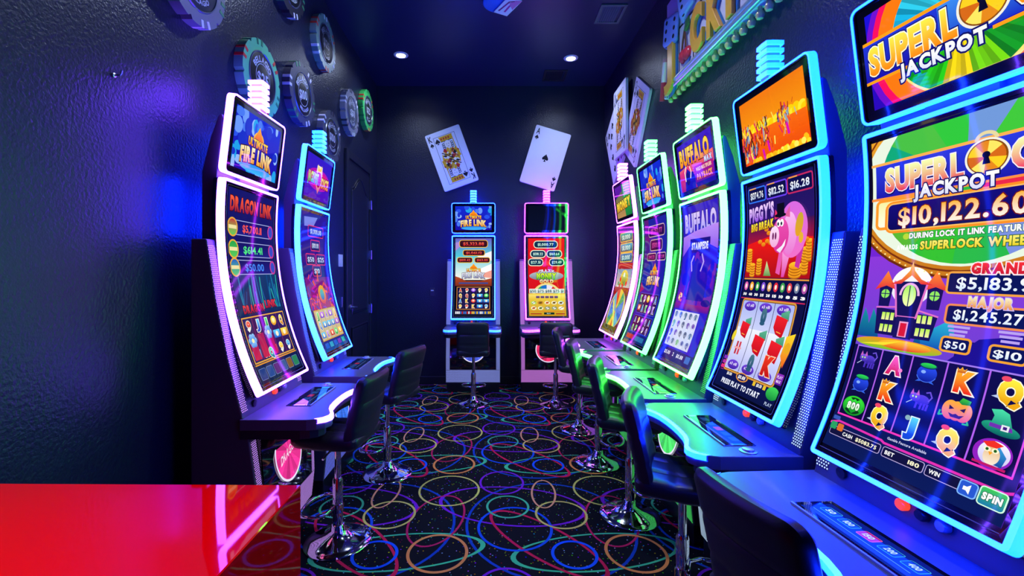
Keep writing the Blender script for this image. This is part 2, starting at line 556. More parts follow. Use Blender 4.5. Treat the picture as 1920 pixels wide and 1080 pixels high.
def vent(x, d, w, l, label, m):
    r = tag(empty('ceiling_vent', (x, d, HC)), label, 'air vent', 'ceiling air vents')
    mb = MB()
    for a in ((-w / 2, w / 2, -l / 2, -l / 2 + .03), (-w / 2, w / 2, l / 2 - .03, l / 2), (-w / 2, -w / 2 + .03, -l / 2 + .03, l / 2 - .03), (w / 2 - .03, w / 2, -l / 2 + .03, l / 2 - .03)):
        mb.box(*a, -.012, 0)
    mb.build('vent_frame', m, r, bevel=.003)
    n = int((w - .07) / .022)
    for k in range(n):
        x0 = -w / 2 + .04 + k * .022
        Tm = Matrix.Translation((x0, 0, -.006)) @ Matrix.Rotation(R_(38), 4, 'Y')
        MB().box(-.009, .009, -l / 2 + .03, l / 2 - .03, -.001, .001, Tm).build('louvre', m, r)
M['vent_paint'] = mat('vent_paint', (.10, .10, .13), .4)
M['vent_dark'] = mat('vent_dark', (.012, .012, .016), .6)
vent(1.21, 4.6, .26, .34, 'grey louvred ceiling vent above the marquee sign', M['vent_paint'])
vent(.85, 6.05, .30, .34, 'dark ceiling vent beside the right back downlight', M['vent_dark'])

M['disc_blue'] = mat('blue_disc_paint', (.02, .14, .75), .35)
tag(MB().lathe([(0, -.03), (.15, -.03), (.165, -.022), (.165, 0)], 40, .09, 4.385, HC).build('ceiling_disc', M['disc_blue'], None, True), 'round blue disc fixed to the ceiling above the aisle', 'disc')
def ceiling_card():
    r = tag(empty('hanging_card', (.165, 4.40, HC - .034), R_(28)), 'white card with a magenta mark stuck across the blue ceiling disc', 'card')
    r.rotation_euler = (0, 0, R_(28))
    MB().box(-.075, .075, -.145, .145, -.012, 0).build('card_stock', M['white'], r, bevel=.004)
    A = Art(.15, .29); A.rect(0, 0, .15, .29, '#e8ecf4'); A.poly([(.06, .20), (.14, .12), (.15, .29), (.09, .27)], '#d878b8')
    A.line([(.03, .05), (.05, .22), (.085, .25)], .018, '#8a1f6e'); A.line([(.09, .06), (.085, .17)], .02, '#c03890')
    A.build('card_print', M['print'], r, lambda x, y, t: ((x - .075, .145 - y, -.0125 - t), (0, 0, -1)))
ceiling_card()

# ------------------------------------------------------------------ red counter
rc = tag(empty('red_counter', (-.99, .33, 0), R_(-.6)), 'glossy red lacquered counter in the near left corner', 'counter')
MB().box(-.575, .575, -.66, .655, .05, 1.13).build('counter_body', M['red'], rc, bevel=.002, seg=1)
MB().box(-.55, .55, -.63, .63, 0, .05).build('plinth', M['dark'], rc)

# ------------------------------------------------------------------ poker chips on the left wall
def chip(d, z, body, spots, inlay, word, value, label, rot=0, ink='#c8ccd8', group='giant poker chips on the left wall', tone=None):
    r = wall_left_root('poker_chip', d, z); tag(r, label, 'poker chip', group)
    bm_ = mat('chip_' + body.strip('#'), lin(body), .38)
    RR = .25
    # rim with small notches
    pts = []
    N = 96
    for k in range(N):
        a = 2 * math.pi * k / N + R_(rot)
        rr = RR - (.018 if (k % 16) in (0,) else 0)
        pts.append((rr * math.cos(a), rr * math.sin(a)))
    mb = MB().prism(pts, 0, -.058, 'y')
    mb.build('chip_body', bm_, r, bevel=.004)
    MB().lathe([(0, .060), (.164, .060), (.168, .058), (.168, .056)], 48, 0, 0, 0, 'y').build('inlay', mat('chip_inlay', lin(inlay), .4), r, True)
    MB().tube([(.172 * math.cos(2 * math.pi * k / 48), -.058, .172 * math.sin(2 * math.pi * k / 48)) for k in range(48)], .006, 6, True).build('inlay_ring', mat('chip_ring', lin('#6a6f80'), .3, .5), r, True)
    for i in range(6):
        c = spots[i % len(spots)]
        for da in (-7, 7):
            a = R_(60 * i + rot + da + 30)
            Tm = Matrix.Rotation(-a, 4, 'Y')
            MB().box(.212, .2525, -.0605, -.001, -.011, .011, Tm).build('edge_spot', M.setdefault('spot' + c, mat('chip_spot', lin(c), .35)), r, bevel=.002)
    A = Art(.34, .34); A.clip = False
    def ringtext(s, rad, h, a_mid, flip=False):
        tr, tw = layout(s, .03)
        out = []
        for f in tr:
            q = []
            for px, py in f:
                t = (px - tw / 2) * h / rad
                if not flip: a = R_(a_mid) + t; rr = rad + (py - .5) * h
                else: a = R_(a_mid) - t; rr = rad - (py - .5) * h
                q.append((.17 + rr * math.sin(a), .17 - rr * math.cos(a)))
            out.append(q)
        A.add(out, A.grad(ink, None, 0, 1))
    ringtext(word, .125, .040, 0); ringtext(word, .125, .026, 180, True)
    A.text(value, .17, .17, .072, ink, w=.15)
    A.ring(.17, .17, .093, .093, .004, ink); 
    Rr = R_(rot * .5)
    def mp(x, y, t):
        a, b = x - .17, .17 - y
        return ((a * math.cos(Rr) - b * math.sin(Rr), -.0605 - t, a * math.sin(Rr) + b * math.cos(Rr)), (0, -1, 0))
    A.build('lettering', M['print'], r, mp, step=.0003)
    return r
GN, GY, DK = '#5cc482', '#62626e', '#24242e'
chip(2.39, 3.14, '#7a7a84', ('#e8e8f0', '#4a9a60'), '#30333c', 'BELLAGIO', '$100', 'grey giant poker chip cut by the top of the picture, nearest on the left wall', 18)
chip(3.08, 2.89, GN, ('#d83a2c', '#2f7a50'), '#0b0d16', 'BELLAGIO', '$25', 'large green poker chip with red edge spots directly behind the nearest left machine', 10)
chip(3.52, 3.82, DK, ('#d8d8e4', '#3f8a58'), '#0b0d16', 'BELLAGIO', '$100', 'dark poker chip high under the ceiling, only its lower half in view', 20)
chip(3.74, 3.04, '#484854', ('#dcdce6', '#3c8a56'), '#0c0e17', 'BELLAGIO', '$100', 'dark grey hundred dollar chip between the green chip and the door', 25)
chip(4.27, 3.72, '#6f9088', ('#c83a30', '#dfe6ee'), '#15171f', 'BELLAGIO', '$25', 'tall teal and white edged chip, highest of the fully visible ones', 5, ink='#8a8e9c')
chip(4.43, 2.89, '#50505c', ('#dcdce6', '#2a2a34'), '#12141c', 'BELLAGIO', '$100', 'dark grey chip just above the second left machine, lowest on the wall', 0)
chip(5.07, 3.35, '#8a8a94', ('#f0f0f6', '#3a3a46'), '#565a66', 'BELLAGIO', '$1', 'light grey chip with pale inlay above the left end of the door', 12)
chip(5.74, 3.61, '#45c05c', ('#d8342c', '#2f9a4c'), '#26352c', 'BELLAGIO', '$25', 'bright green chip farthest along the left wall near the back corner', 8)

# ------------------------------------------------------------------ playing cards
def card_art(kind):
    A = Art(.51, .83); ink, red, yel = '#0d0e1c', '#c8281c', '#e8b418'
    A.rect(0, 0, .51, .83, '#eceef8')
    def corners(rank, h=.085):
        A.text(rank, .055, .075, h, ink, w=.05 if len(rank) == 1 else .062)
        A.spade(.055, .165, .065, ink)
        n = len(A.faces); m = len(A.boxes)
        B = Art(.51, .83); B.text(rank, .055, .075, h, ink, w=.05 if len(rank) == 1 else .062); B.spade(.055, .165, .065, ink)
        for p, cs, lv in B.faces: A.faces.append(([(.51 - x, .83 - y) for x, y in p], cs, lv + 2))
    if kind == 'A':
        corners('A'); A.spade(.255, .415, .11, ink)
    elif kind == '10':
        corners('10')
        for x in (.165, .345):
            for k, y in enumerate((.13, .32, .51, .70)): A.spade(x, y, .105, ink, 0 if k < 2 else 180)
        A.spade(.255, .225, .105, ink); A.spade(.255, .605, .105, ink, 180)
    else:
        corners(kind)
        A.line([(.10, .075), (.41, .075), (.41, .755), (.10, .755)], .005, ink, closed=True)
        rnd = random.Random({'K': 3, 'Q': 11, 'J': 7}[kind])
        n0 = len(A.faces)
        B = Art(.51, .83)
        # upper half figure: headdress, head, robe of striped lozenges
        B.poly([(.17, .085), (.37, .085), (.35, .155), (.19, .155)], yel)
        for k in range(4): B.ell(.205 + k * .035, .12, .011, .018, red)
        B.line([(.19, .158), (.35, .158)], .008, ink)
        B.ell(.27, .215, .052, .062, '#f2ece6'); B.ring(.27, .215, .052, .062, .004, ink)
        B.line([(.25, .205), (.26, .205)], .006, ink); B.line([(.28, .205), (.29, .205)], .006, ink); B.line([(.262, .24), (.28, .24)], .005, ink)
        for sx in (-1, 1):
            for k in range(3): B.ring(.27 + sx * .062, .20 + k * .028, .014, .014, .008, ink)
        B.poly([(.13, .415), (.15, .31), (.22, .275), (.32, .275), (.39, .33), (.40, .415)], yel)
        for k in range(34):
            x = rnd.uniform(.14, .36); y = rnd.uniform(.285, .40); w = rnd.uniform(.012, .03); a = rnd.uniform(-.6, .6)
            B.poly([(x, y), (x + w, y + w * a - w), (x + 2 * w, y + w * a), (x + w, y + w)], rnd.choice([red, red, ink, yel, '#f4f0e8', '#b8801c']))
        B.line([(.15, .31), (.22, .36), (.27, .415)], .012, ink); B.line([(.32, .275), (.30, .35), (.36, .415)], .012, red)
        B.line([(.36, .12), (.37, .40)], .012, yel)
        B.spade(.145, .14, .085, ink)
        for p, cs, lv in B.faces:
            A.faces.append((p, cs, lv + 3)); A.faces.append(([(.51 - x, .83 - y) for x, y in p], cs, lv + 3))
    return A
def card(name_label, root, kind, rot, lift=0.0, group='giant playing cards on the walls'):
    tag(root, name_label, 'playing card', group)
    r_ = R_(rot)
    c, s = math.cos(r_), math.sin(r_)
    pts = []
    for cx, cz, a in ((.23, .39, 0), (-.23, .39, 90), (-.23, -.39, 180), (.23, -.39, 270)):
        for k in range(5):
            an = R_(a + 22.5 * k); x, z = cx + .025 * math.cos(an), cz + .025 * math.sin(an)
            pts.append((x * c - z * s, x * s + z * c))
    y0 = -lift - .004
    MB().prism(pts, y0, y0 - .028, 'y').build('card_board', M['white'], root)
    def mp(x, y, t):
        x, z = (x - .255), (.415 - y)
        return ((x * c - z * s, y0 - .0285 - t, x * s + z * c), (0, -1, 0))
    A = card_art(kind)
    for i, (p, cs, lv) in enumerate(A.faces):     # keep the print inside the rounded corners
        A.faces[i] = ([(min(.505, max(.005, x)), min(.825, max(.005, y))) for x, y in p], cs, lv)
    A.build('card_print', M['print'], root, mp, step=.0002)
card('king of spades card tilted left on the back wall', empty('playing_card', (-.545, DB, 3.17)), 'K', 20)
card('ace of spades card tilted right on the back wall', empty('playing_card', (.765, DB, 3.17)), 'A', -17)
card('queen of spades card leaning right, nearest of the fan on the right wall', wall_right_root('playing_card', 4.93, 3.20), 'Q', -36)
card('ten of spades card leaning left, farthest of the fan on the right wall', wall_right_root('playing_card', 5.80, 3.17), '10', 30)
card('upright jack of spades card in the middle of the fan on the right wall', wall_right_root('playing_card', 5.42, 3.38), 'J', 0, .034)

# ------------------------------------------------------------------ marquee sign on the right wall
def letter3d(ch, h, depth, off):
    cu = bpy.data.curves.new('lettering', 'FONT'); cu.body = ch; cu.size = h / CAP; cu.offset = off; cu.extrude = depth / 2; cu.resolution_u = 5; cu.bevel_depth = .006; cu.bevel_resolution = 1
    ob = bpy.data.objects.new('lettering', cu); me = bpy.data.meshes.new_from_object(ob)
    vs = [tuple(v.co) for v in me.vertices]; fs = [tuple(p.vertices) for p in me.polygons]
    bpy.data.objects.remove(ob); bpy.data.curves.remove(cu); bpy.data.meshes.remove(me)
    x0 = min(v[0] for v in vs); x1 = max(v[0] for v in vs)
    return vs, fs, x0, x1
def sign():
    r = tag(wall_right_root('marquee_sign', 3.04, .08), 'white jackpot marquee sign with gold letters, cherries, dice and a bulb edge', 'sign')
    r.scale = (.95, .95, .95)
    gold = mat('gold_letter_paint', lin('#f2ac3a'), .3); blue = mat('letter_shadow_paint', lin('#1d6fb0'), .4)
    bulb = mat('bulb_glass', lin('#d8c07a'), .2, .1); line = mat('black_line', (.01, .01, .015), .5)
    cherry = mat('cherry_paint', lin('#e2374a'), .25); green = mat('leaf_paint', lin('#3f7a40'), .4); die = mat('die_paint', lin('#8aa2e8'), .35)
    MB().box(-.97, 1.0, -.07, 0, 3.21, 4.02).build('board', M['white'], r, bevel=.006)
    mb = MB().box(-.97, 1.0, -.073, -.068, 3.655, 3.672)
    for k in range(8): mb.box(-.97 + .272 * k, -.96 + .272 * k, -.073, -.068, 3.27, 3.655)
    mb.box(-.97, 1.0, -.073, -.068, 3.262, 3.272); mb.build('divider_lines', line, r)
    for z, rad in ((3.250, .022), (3.213, .018)):
        MB().tube([(-.98, -.082, z), (1.01, -.082, z)], rad, 12).build('rail', M['silver'], r, True)
    for k in range(22):
        MB().lathe([(.012, .02), (.014, .0), (.024, -.018), (.026, -.034), (.018, -.052), (0, -.058)], 14, -.95 + .0915 * k, -.04, 3.180).build('bulb', bulb, r, True)
    for i, ch in enumerate('J CKPOT'):
        x = -.835 + .272 * i
        if ch == ' ':
            for cx, cz in ((x - .035, 3.38), (x + .045, 3.37)):
                MB().lathe([(0, .11), (.03, .105), (.05, .09), (.058, .075), (.058, .06)], 20, cx, 0, cz, 'y').build('cherry', cherry, r, True)
            MB().prism([(x - .05, 3.27), (x + .07, 3.27), (x + .10, 3.32), (x - .02, 3.31)], -.08, -.07, 'y').build('cherry_shadow', blue, r)
            MB().tube([(x - .03, -.09, 3.42), (x - .01, -.09, 3.50), (x + .02, -.09, 3.57)], .008, 8).tube([(x + .045, -.09, 3.42), (x + .035, -.09, 3.5), (x + .02, -.09, 3.57)], .008, 8).build('cherry_stem', mat('stem_paint', lin('#6a3a24'), .5), r, True)
            MB().prism([(x + .02, 3.56), (x + .06, 3.54), (x + .11, 3.58), (x + .115, 3.64), (x + .06, 3.635)], -.10, -.085, 'y').build('leaf', green, r, bevel=.004)
            continue
        vs, fs, x0, x1 = letter3d(ch, .33, .022, .02)
        sx = .20 / (x1 - x0)
        for nm, m, dx, dz, yy in (('letter', gold, 0, 0, -.098), ('letter_shadow', blue, .022, -.022, -.078)):
            q = MB(); sc = .5 if nm == 'letter_shadow' else 1
            q.v = [(x - .1 + (a - x0) * sx + dx, yy - c * sc, 3.295 + b + dz) for a, b, c in vs]; q.f = list(fs); q.mi = [0] * len(fs)
            q.build(nm, m, r)
    ink = line
    def dice(cx, cz, s, rot, name='die', m=die, y=-.085):
        Tm = Matrix.Translation((cx, y, cz)) @ Matrix.Rotation(R_(rot), 4, 'Y') @ Matrix.Scale(.35, 4, (0, 1, 0)) @ Matrix.Rotation(R_(24), 4, 'Z')
        o = MB().box(-s / 2, s / 2, -s / 2, s / 2, -s / 2, s / 2, Tm).build(name, m, r, bevel=s * .12, seg=3)
        e = s * .27
        def put(px, pz, face):
            n = 12; ring = []; pips = MB()
            for k in range(n):
                a = 2 * math.pi * k / n; u, v = px + s * .075 * math.cos(a), pz + s * .075 * math.sin(a)
                p = {'f': (u, -s / 2 - .001, v), 'l': (-s / 2 - .001, u, v), 'b': (u, v, -s / 2 - .001)}[face]
                ring.append(pips.vert(Tm @ Vector(p)))
            pips.face(ring); pips.build('pip', ink, o)
        for a in (-e, 0, e):
            for b in (-e, e): put(b, a, 'f')
        for a, b in ((-e, -e), (0, 0), (e, e), (-e, e), (e, -e)): put(a, b, 'l')
        for a, b in ((-e, -e), (e, e)): put(a, b, 'b')
    dice(-.81, 3.70, .25, 12); dice(-.50, 3.80, .25, -14); dice(-.93, 3.19, .085, 20, 'small_die', mat('small_die_paint', lin('#c0c8d8'), .3), -.08)
    Tm = Matrix.Translation((-.955, -.10, 3.34)) @ Matrix.Rotation(R_(14), 4, 'Y')
    for nm, z0, z1, c in (('stick_end', -.19, -.03, '#c23a4a'), ('stick_body', -.03, .14, '#e8d8dc'), ('stick_tip', .14, .17, '#b87a88')):
        q = MB().lathe([(0, z0), (.024, z0), (.024, z1), (0, z1)], 16)
        q.v = [tuple(Tm @ Vector(v)) for v in q.v]; q.build(nm, mat(nm, lin(c), .35), r, True)
    return r
sign()

# ------------------------------------------------------------------ bar chairs
def pad(mb, w, l, th, P, seams_u=(), seams_v=(), nu=26, nv=26, both=True):
    """rounded quilted cushion; P(u,v,h) -> point, u in -w/2..w/2, v in 0..l, h the height over the middle sheet"""
    def prof(u, v, side):
        eu = min(w / 2 - abs(u), .05) / .05; ev = min(v, l - v, .05) / .05
        e = math.sqrt(max(0, 1 - (1 - eu) ** 2)) * math.sqrt(max(0, 1 - (1 - ev) ** 2))
        g = 1.0
        for s in seams_u: g = min(g, .80 + .20 * min(1, abs(u - s) / .016))
        for s in seams_v: g = min(g, .80 + .20 * min(1, abs(v - s) / .016))
        return th / 2 * (.35 + .65 * e) * g * side
    i0 = len(mb.v)
    us = [(-math.cos(math.pi * k / nu)) * w / 2 * .25 + (2 * k / nu - 1) * w / 2 * .75 for k in range(nu + 1)]
    vs = [l / 2 + (-math.cos(math.pi * k / nv)) * l / 2 * .25 + (2 * k / nv - 1) * l / 2 * .75 for k in range(nv + 1)]
    def corner(u, v):        # round the outline's corners
        r = .045; cu, cv = w / 2 - r, l / 2 - r; a, b = abs(u), abs(v - l / 2)
        if a > cu and b > cv:
            da, db = a - cu, b - cv; m = max(da, db); L = math.hypot(da, db)
            if L > 0: k = m / L; a, b = cu + da * k, cv + db * k
        return math.copysign(a, u), l / 2 + math.copysign(b, v - l / 2)
    for side in (1, -1):
        for v in vs:
            for u in us:
                cu, cv = corner(u, v)
                mb.v.append(tuple(P(cu, cv, prof(u, v, side))))
    n = nu + 1; off = n * (nv + 1)
    for s in (0, 1):
        for j in range(nv):
            for i in range(nu):
                q = [i0 + s * off + j * n + i, i0 + s * off + j * n + i + 1, i0 + s * off + (j + 1) * n + i + 1, i0 + s * off + (j + 1) * n + i]
                mb.face(q if s == 0 else q[::-1])
    edge = [i for i in range(n)] + [j * n + nu for j in range(1, nv + 1)] + [nv * n + i for i in range(nu - 1, -1, -1)] + [j * n for j in range(nv - 1, 0, -1)]
    for k in range(len(edge)):
        a, b = edge[k], edge[(k + 1) % len(edge)]
        mb.face((i0 + a, i0 + off + a, i0 + off + b, i0 + b))

def make_chair():
    r = empty('bar_chair', (0, 0, 0))
    w = .385
    mb = MB()
    pad(mb, w, .40, .085, lambda u, v, h: (u, -.20 + v, .632 + h + .012 * ((v - .2) / .2) ** 2), (-.065, .065), (.12, .23))
    mb.build('seat', M['vinyl'], r, True)
    mb = MB()
    def back(u, v, h):            # leans back as it rises, slightly wrapped
        t = v / .40
        y = .158 + .085 * t ** 1.2 - .02 * (u / .19) ** 2
        return (u, y - h, .605 + v * .985)
    pad(mb, w - .01, .405, .075, back, (), (.13, .255))
    mb.build('backrest', M['vinyl'], r, True)
    MB().box(-.09, .09, -.09, .09, .575, .592).build('seat_plate', M['dark'], r, bevel=.004)
    MB().lathe([(.0, .30), (.018, .30), (.018, .575), (0, .575)], 20).build('gas_lift', M['chrome'], r, True)
    MB().lathe([(.0, .035), (.029, .035), (.029, .36), (.024, .375), (0, .375)], 24).build('pole', M['chrome'], r, True)
    MB().lathe([(0, 0), (.19, 0), (.192, .006), (.186, .012), (.15, .020), (.10, .034), (.065, .052), (.044, .075), (.036, .10), (.030, .105), (0, .105)], 44).build('base', M['chrome'], r, True)
    pts = [(-.0, .02)]
    path = [(.0, -.02, .20), (-.09, -.03, .20), (-.135, -.08, .20), (-.14, -.13, .20)]
    arc = [(-.14 * math.cos(math.pi * k / 12), -.13 - .07 * math.sin(math.pi * k / 12), .20) for k in range(1, 12)]
    path = path + arc + [(.14, -.13, .20), (.135, -.08, .20), (.09, -.03, .20)]
    MB().tube(path, .010, 10, True).lathe([(.034, .175), (.034, .225)], 20).build('footrest', M['chrome'], r, True)
    MB().tube([(.03, 0, .565), (.12, 0, .56), (.17, .0, .548)], .006, 8).build('height_lever', M['chrome'], r, True)
    return r
chair0 = make_chair()
used = [False]
def put_chair(x, d, phi, label, group):
    o = chair0 if not used[0] else copy_tree(chair0)
    used[0] = True
    o.location = (x, d, 0); o.rotation_euler = (0, 0, R_(phi))
    tag(o, label, 'chair', group)
    return o
GR, GL, GB = 'bar chairs along the right machines', 'bar chairs along the left machines', 'bar chairs at the back machines'
put_chair(.895, 1.265, 103, 'black quilted bar chair nearest the camera at bottom right, seen from behind', GR)
put_chair(.885, 2.10, 68, 'black bar chair turned sideways at the pink pig machine, blue-lit seat in view', GR)
put_chair(.905, 2.96, 72, 'black bar chair with green-lit back at the third right machine from the camera', GR)
put_chair(.895, 3.78, 73, 'black bar chair at the second right machine from the back wall', GR)
put_chair(.89, 4.56, 78, 'black bar chair farthest along the right row, by the pink-lit machine', GR)
put_chair(-.90, 2.68, -99, 'black bar chair in front of the nearest left machine, back to the aisle', GL)
put_chair(-.81, 3.57, -111, 'black bar chair in front of the second left machine, beside the door', GL)
put_chair(-.205, 5.43, 180, 'black bar chair with its back to us at the blue-lit back machine', GB)
put_chair(.77, 5.40, 174, 'black bar chair with its back to us at the magenta-lit back machine', GB)

# ------------------------------------------------------------------ slot machines (local: wall at y=0, front towards -y, x to the player's right)
CZ, CR, YF = 1.86, 2.105, .235          # the display's arc: vertical at CZ, radius CR, front distance from the wall
BW = .59                                # bezel width
A_TOP = -math.asin((2.069 - CZ) / CR); A_BOT = math.asin((CZ - .956) / CR)
ARC = CR * (A_BOT - A_TOP)
def main_map(u, v, t):
    """u across -BW/2..BW/2, v down the arc 0..ARC, t out of the glass"""
    a = A_TOP + v / CR
    ny, nz = -math.cos(a), math.sin(a)             # towards the viewer
    y = -(YF + CR) + (CR - t) * math.cos(a); z = CZ - (CR - t) * math.sin(a)
    return (u, y, z), (0, ny, nz)
TZ0, TZ1, TY0, TY1 = 2.097, 2.504, .243, .292
TL = math.hypot(TZ1 - TZ0, TY1 - TY0)
def top_map(u, v, t):
    k = v / TL; y = -(TY1 + (TY0 - TY1) * k); z = TZ1 + (TZ0 - TZ1) * k
    n = Vector((0, -(TZ1 - TZ0), -(TY1 - TY0))).normalized()
    return (u, y + n.y * t, z + n.z * t), tuple(n)
def rloop(w, h, r, ins, per=12):
    """rounded rectangle loop in (u,v), inset, many points on the long sides"""
    x0, x1, y0, y1 = -w / 2 + ins, w / 2 - ins, ins, h - ins; r = max(.002, r - ins)
    pts = []
    def seg(a, b, n): pts.extend([(a[0] + (b[0] - a[0]) * k / n, a[1] + (b[1] - a[1]) * k / n) for k in range(n)])
    def arc(cx, cy, a): pts.extend([(cx + r * math.cos(R_(a + 22.5 * k)), cy + r * math.sin(R_(a + 22.5 * k))) for k in range(4)])
    seg((x0 + r, y0), (x1 - r, y0), 2); arc(x1 - r, y0 + r, -90); seg((x1, y0 + r), (x1, y1 - r), per); arc(x1 - r, y1 - r, 0)
    seg((x1 - r, y1), (x0 + r, y1), 2); arc(x0 + r, y1 - r, 90); seg((x0, y1 - r), (x0, y0 + r), per); arc(x0 + r, y0 + r, 180)
    return pts
def frame(mb, mp, w, h, r, i0, i1, t0, t1, per):
    a, b = rloop(w, h, r, i0, per), rloop(w, h, r, i1, per); n = len(a); s = len(mb.v)
    for L, t in ((a, t0), (a, t1), (b, t1), (b, t0)): mb.v += [mp(u, v, t)[0] for u, v in L]
    for q in range(4):
        p = (q + 1) % 4
        for k in range(n):
            l = (k + 1) % n; mb.face((s + q * n + k, s + q * n + l, s + p * n + l, s + p * n + k))
def plate(mb, mp, w, h, r, ins, t, per):
    a = rloop(w, h, r, ins, per); s = len(mb.v); n = len(a)
    mb.v += [mp(u, v, t)[0] for u, v in a]
    # strips between the two sides keep the sheet on its curve
    m = n // 2
    half = n // 2
    idx = sorted(range(n), key=lambda k: (round(a[k][1], 5), a[k][0]))
    rows = {}
    for k in range(n): rows.setdefault(round(a[k][1], 4), []).append(k)
    ys = sorted(rows)
    for y0, y1 in zip(ys, ys[1:]):
        r0 = sorted(rows[y0], key=lambda k: a[k][0]); r1 = sorted(rows[y1], key=lambda k: a[k][0])
        mb.face((s + r0[0], s + r1[0], s + r1[-1], s + r0[-1]))

WING = [(.19, 1.75), (.235, 1.45), (.295, 1.157), (.375, .84)]     # front line of the cabinet's side wings
def wing_y(z):
    for (a, za), (b, zb) in zip(WING, WING[1:]):
        if zb <= z <= za: return a + (b - a) * (za - z) / (za - zb)
    return WING[0][0] if z > 1 else .375
DECK = [(.37, .36), (.37, .69), (.358, .735), (.335, .77), (.30, .788), (.265, .784), (.23, .768), (.19, .75), (.14, .737), (.07, .730), (0, .728)]

def slot_machine(root, led, strength, emblem, art_top, art_main, label, group, panel_art=None, strip=None, back=None, word=None, sw=.49, side=.0):
    tag(root, label, 'slot machine', group)
    name = 'led'
    led_m = mat('led_light', (.8, .8, .8), .4, emit=led, strength=strength)
    dim_m = mat('led_light_soft', (.8, .8, .8), .4, emit=led, strength=strength * .5)
    core_m = mat('tower_core', (.5, .5, .5), .3, emit=led, strength=strength * .045)
    back_m = mat('back_light_glow', (.8, .8, .8), .4, emit=back or led, strength=strength)
    pm = mat_perforated('perforated_sheet', strip or led, 1.5 if strip else strength * .16)
    # cabinet: one silhouette pushed across the width
    prof = [(-.115, .12), (-.43, .12), (-.45, .30), (-.445, .45), (-.40, .75), (-.375, .84)] + [(-a, z) for a, z in reversed(WING[:-1])] + [(-.115, 1.75)]
    MB().prism(prof, -.36, .36, 'x').build('cabinet', M['cabinet'], root, bevel=.006)
    MB().box(-.345, .345, -.425, -.12, 0, .12).build('plinth', M['dark'], root, bevel=.004)
    hp = [(-.115, 1.75), (-.18, 1.75), (-.19, 2.06), (-.222, 2.38), (-.215, 2.40), (-.20, 2.39), (-.16, 2.28), (-.115, 2.10)]
    MB().prism(hp, -.275, .275, 'x').build('head_housing', M['cabinet'], root, bevel=.004)
    for s in (-1, 1): MB().box(*sorted((s * .13, s * .22)), -.117, -.106, 1.78, 2.09).build('back_light', back_m, root)
    MB().box(.275, .285, -.215, -.18, 1.86, 1.97).build('lock_plate', M['dark'], root, bevel=.002)
    # main display
    mb = MB(); frame(mb, main_map, BW, ARC, .016, 0, .015, -.036, .0, 20); mb.build('led_frame', led_m, root)
    mb = MB(); plate(mb, main_map, BW, ARC, .016, .014, -.006, 20)
    frame(mb, main_map, BW, ARC, .016, .014, .028, -.05, -.002, 20); frame(mb, main_map, BW, ARC, .016, .003, .014, -.06, -.034, 20); sb = mb.build('screen_surround', M['gloss'], root, False)
    sh, v0 = ARC - .085, .038
    bz = MB(); frame(bz, lambda u, v, t: main_map(u, v + .024, t), sw + .026, ARC - .056, .01, 0, .0022, -.006, -.0035, 20); bz.build('trim_line', mat('trim_line_paint', (.35, .36, .5), .3), sb)
    k = sw
    art_main.build('main_screen', M['screen'], root, lambda x, y, t: main_map((x - .5) * k, v0 + y * sh / art_main.H, -.0052 + t), .00022, .085)
    # topper
    mb = MB(); frame(mb, top_map, BW, TL, .03, 0, .009, -.035, 0, 4); mb.build('topper_led_frame', led_m, root)
    mb = MB(); plate(mb, top_map, BW, TL, .03, .008, -.006, 4); frame(mb, top_map, BW, TL, .03, .008, .018, -.035, -.002, 4)
    plate(mb, top_map, BW, TL, .03, .004, -.034, 4); mb.build('topper_surround', M['gloss'], root)
    art_top.build('topper_screen', M['screen'], root, lambda x, y, t: top_map((x - .5) * .49, .044 + y * (TL - .088) / art_top.H, -.0052 + t), .00022)
    MB().box(-.10, .10, -.215, -.18, 2.05, 2.12).build('topper_bracket', M['cabinet'], root)
    # tower light: stacked lit plates on a lit core
    tw = MB().box(-.030, .030, -.298, -.238, 2.50, 2.668).build('tower_light', core_m, root, bevel=.006)
    for i in range(5):
        z = 2.512 + i * .035; q = MB(); pts = []
        for c in range(24):
            a = 2 * math.pi * c / 24; e = 1 / max(abs(math.cos(a)), abs(math.sin(a))) ** .8
            pts.append((.044 * e * math.cos(a), -.268 + .044 * e * math.sin(a)))
        q.prism(pts, z, z + .018, 'z'); q.build('light_plate', led_m, tw)
    # perforated wings
    for s in (-1, 1):
        q = MB(); zs = [1.72 - .02 * k for k in range(43)]
        for a, b in zip(zs, zs[1:]):
            x0, x1 = sorted((s * .302, s * .357)); ya, yb = -wing_y(a) - .0015, -wing_y(b) - .0015
            q.quad((x0, ya, a), (x0, yb, b), (x1, yb, b), (x1, ya, a), [(x0 + 1, a), (x0 + 1, b), (x1 + 1, b), (x1 + 1, a)])
        q.build('perforated_wing', pm, root)
        q = MB(); L = [(.408, .735), (.447, .45), (.4515, .30)]
        for (a, za), (b, zb) in zip(L, L[1:]):
            x0, x1 = sorted((s * .305, s * .352))
            q.quad((x0, -a, za), (x0, -b, zb), (x1, -b, zb), (x1, -a, za), [(x0 + 1, za), (x0 + 1, zb), (x1 + 1, zb), (x1 + 1, za)])
        q.build('perforated_leg', pm, root)
    q = MB(); q.quad((-.352, -.4515, .295), (-.352, -.4335, .128), (.352, -.4335, .128), (.352, -.4515, .295), [(1, .295), (1, .128), (1.704, .128), (1.704, .295)])
    q.build('kick_grille', pm, root)
    MB().prism([(-.41, .735), (-.452, .45), (-.4555, .30), (-.44, .30), (-.43, .735)], -.30, .30, 'x').build('lower_door', M['gloss'], root)
    # glowing round emblem on the lower door
    em = mat('emblem_glow', (.05, .05, .05), .2, emit=emblem, strength=.9)
    A = Art(.34, .34); A.clip = False
    def back_hex(c): return tuple(x for x in c)
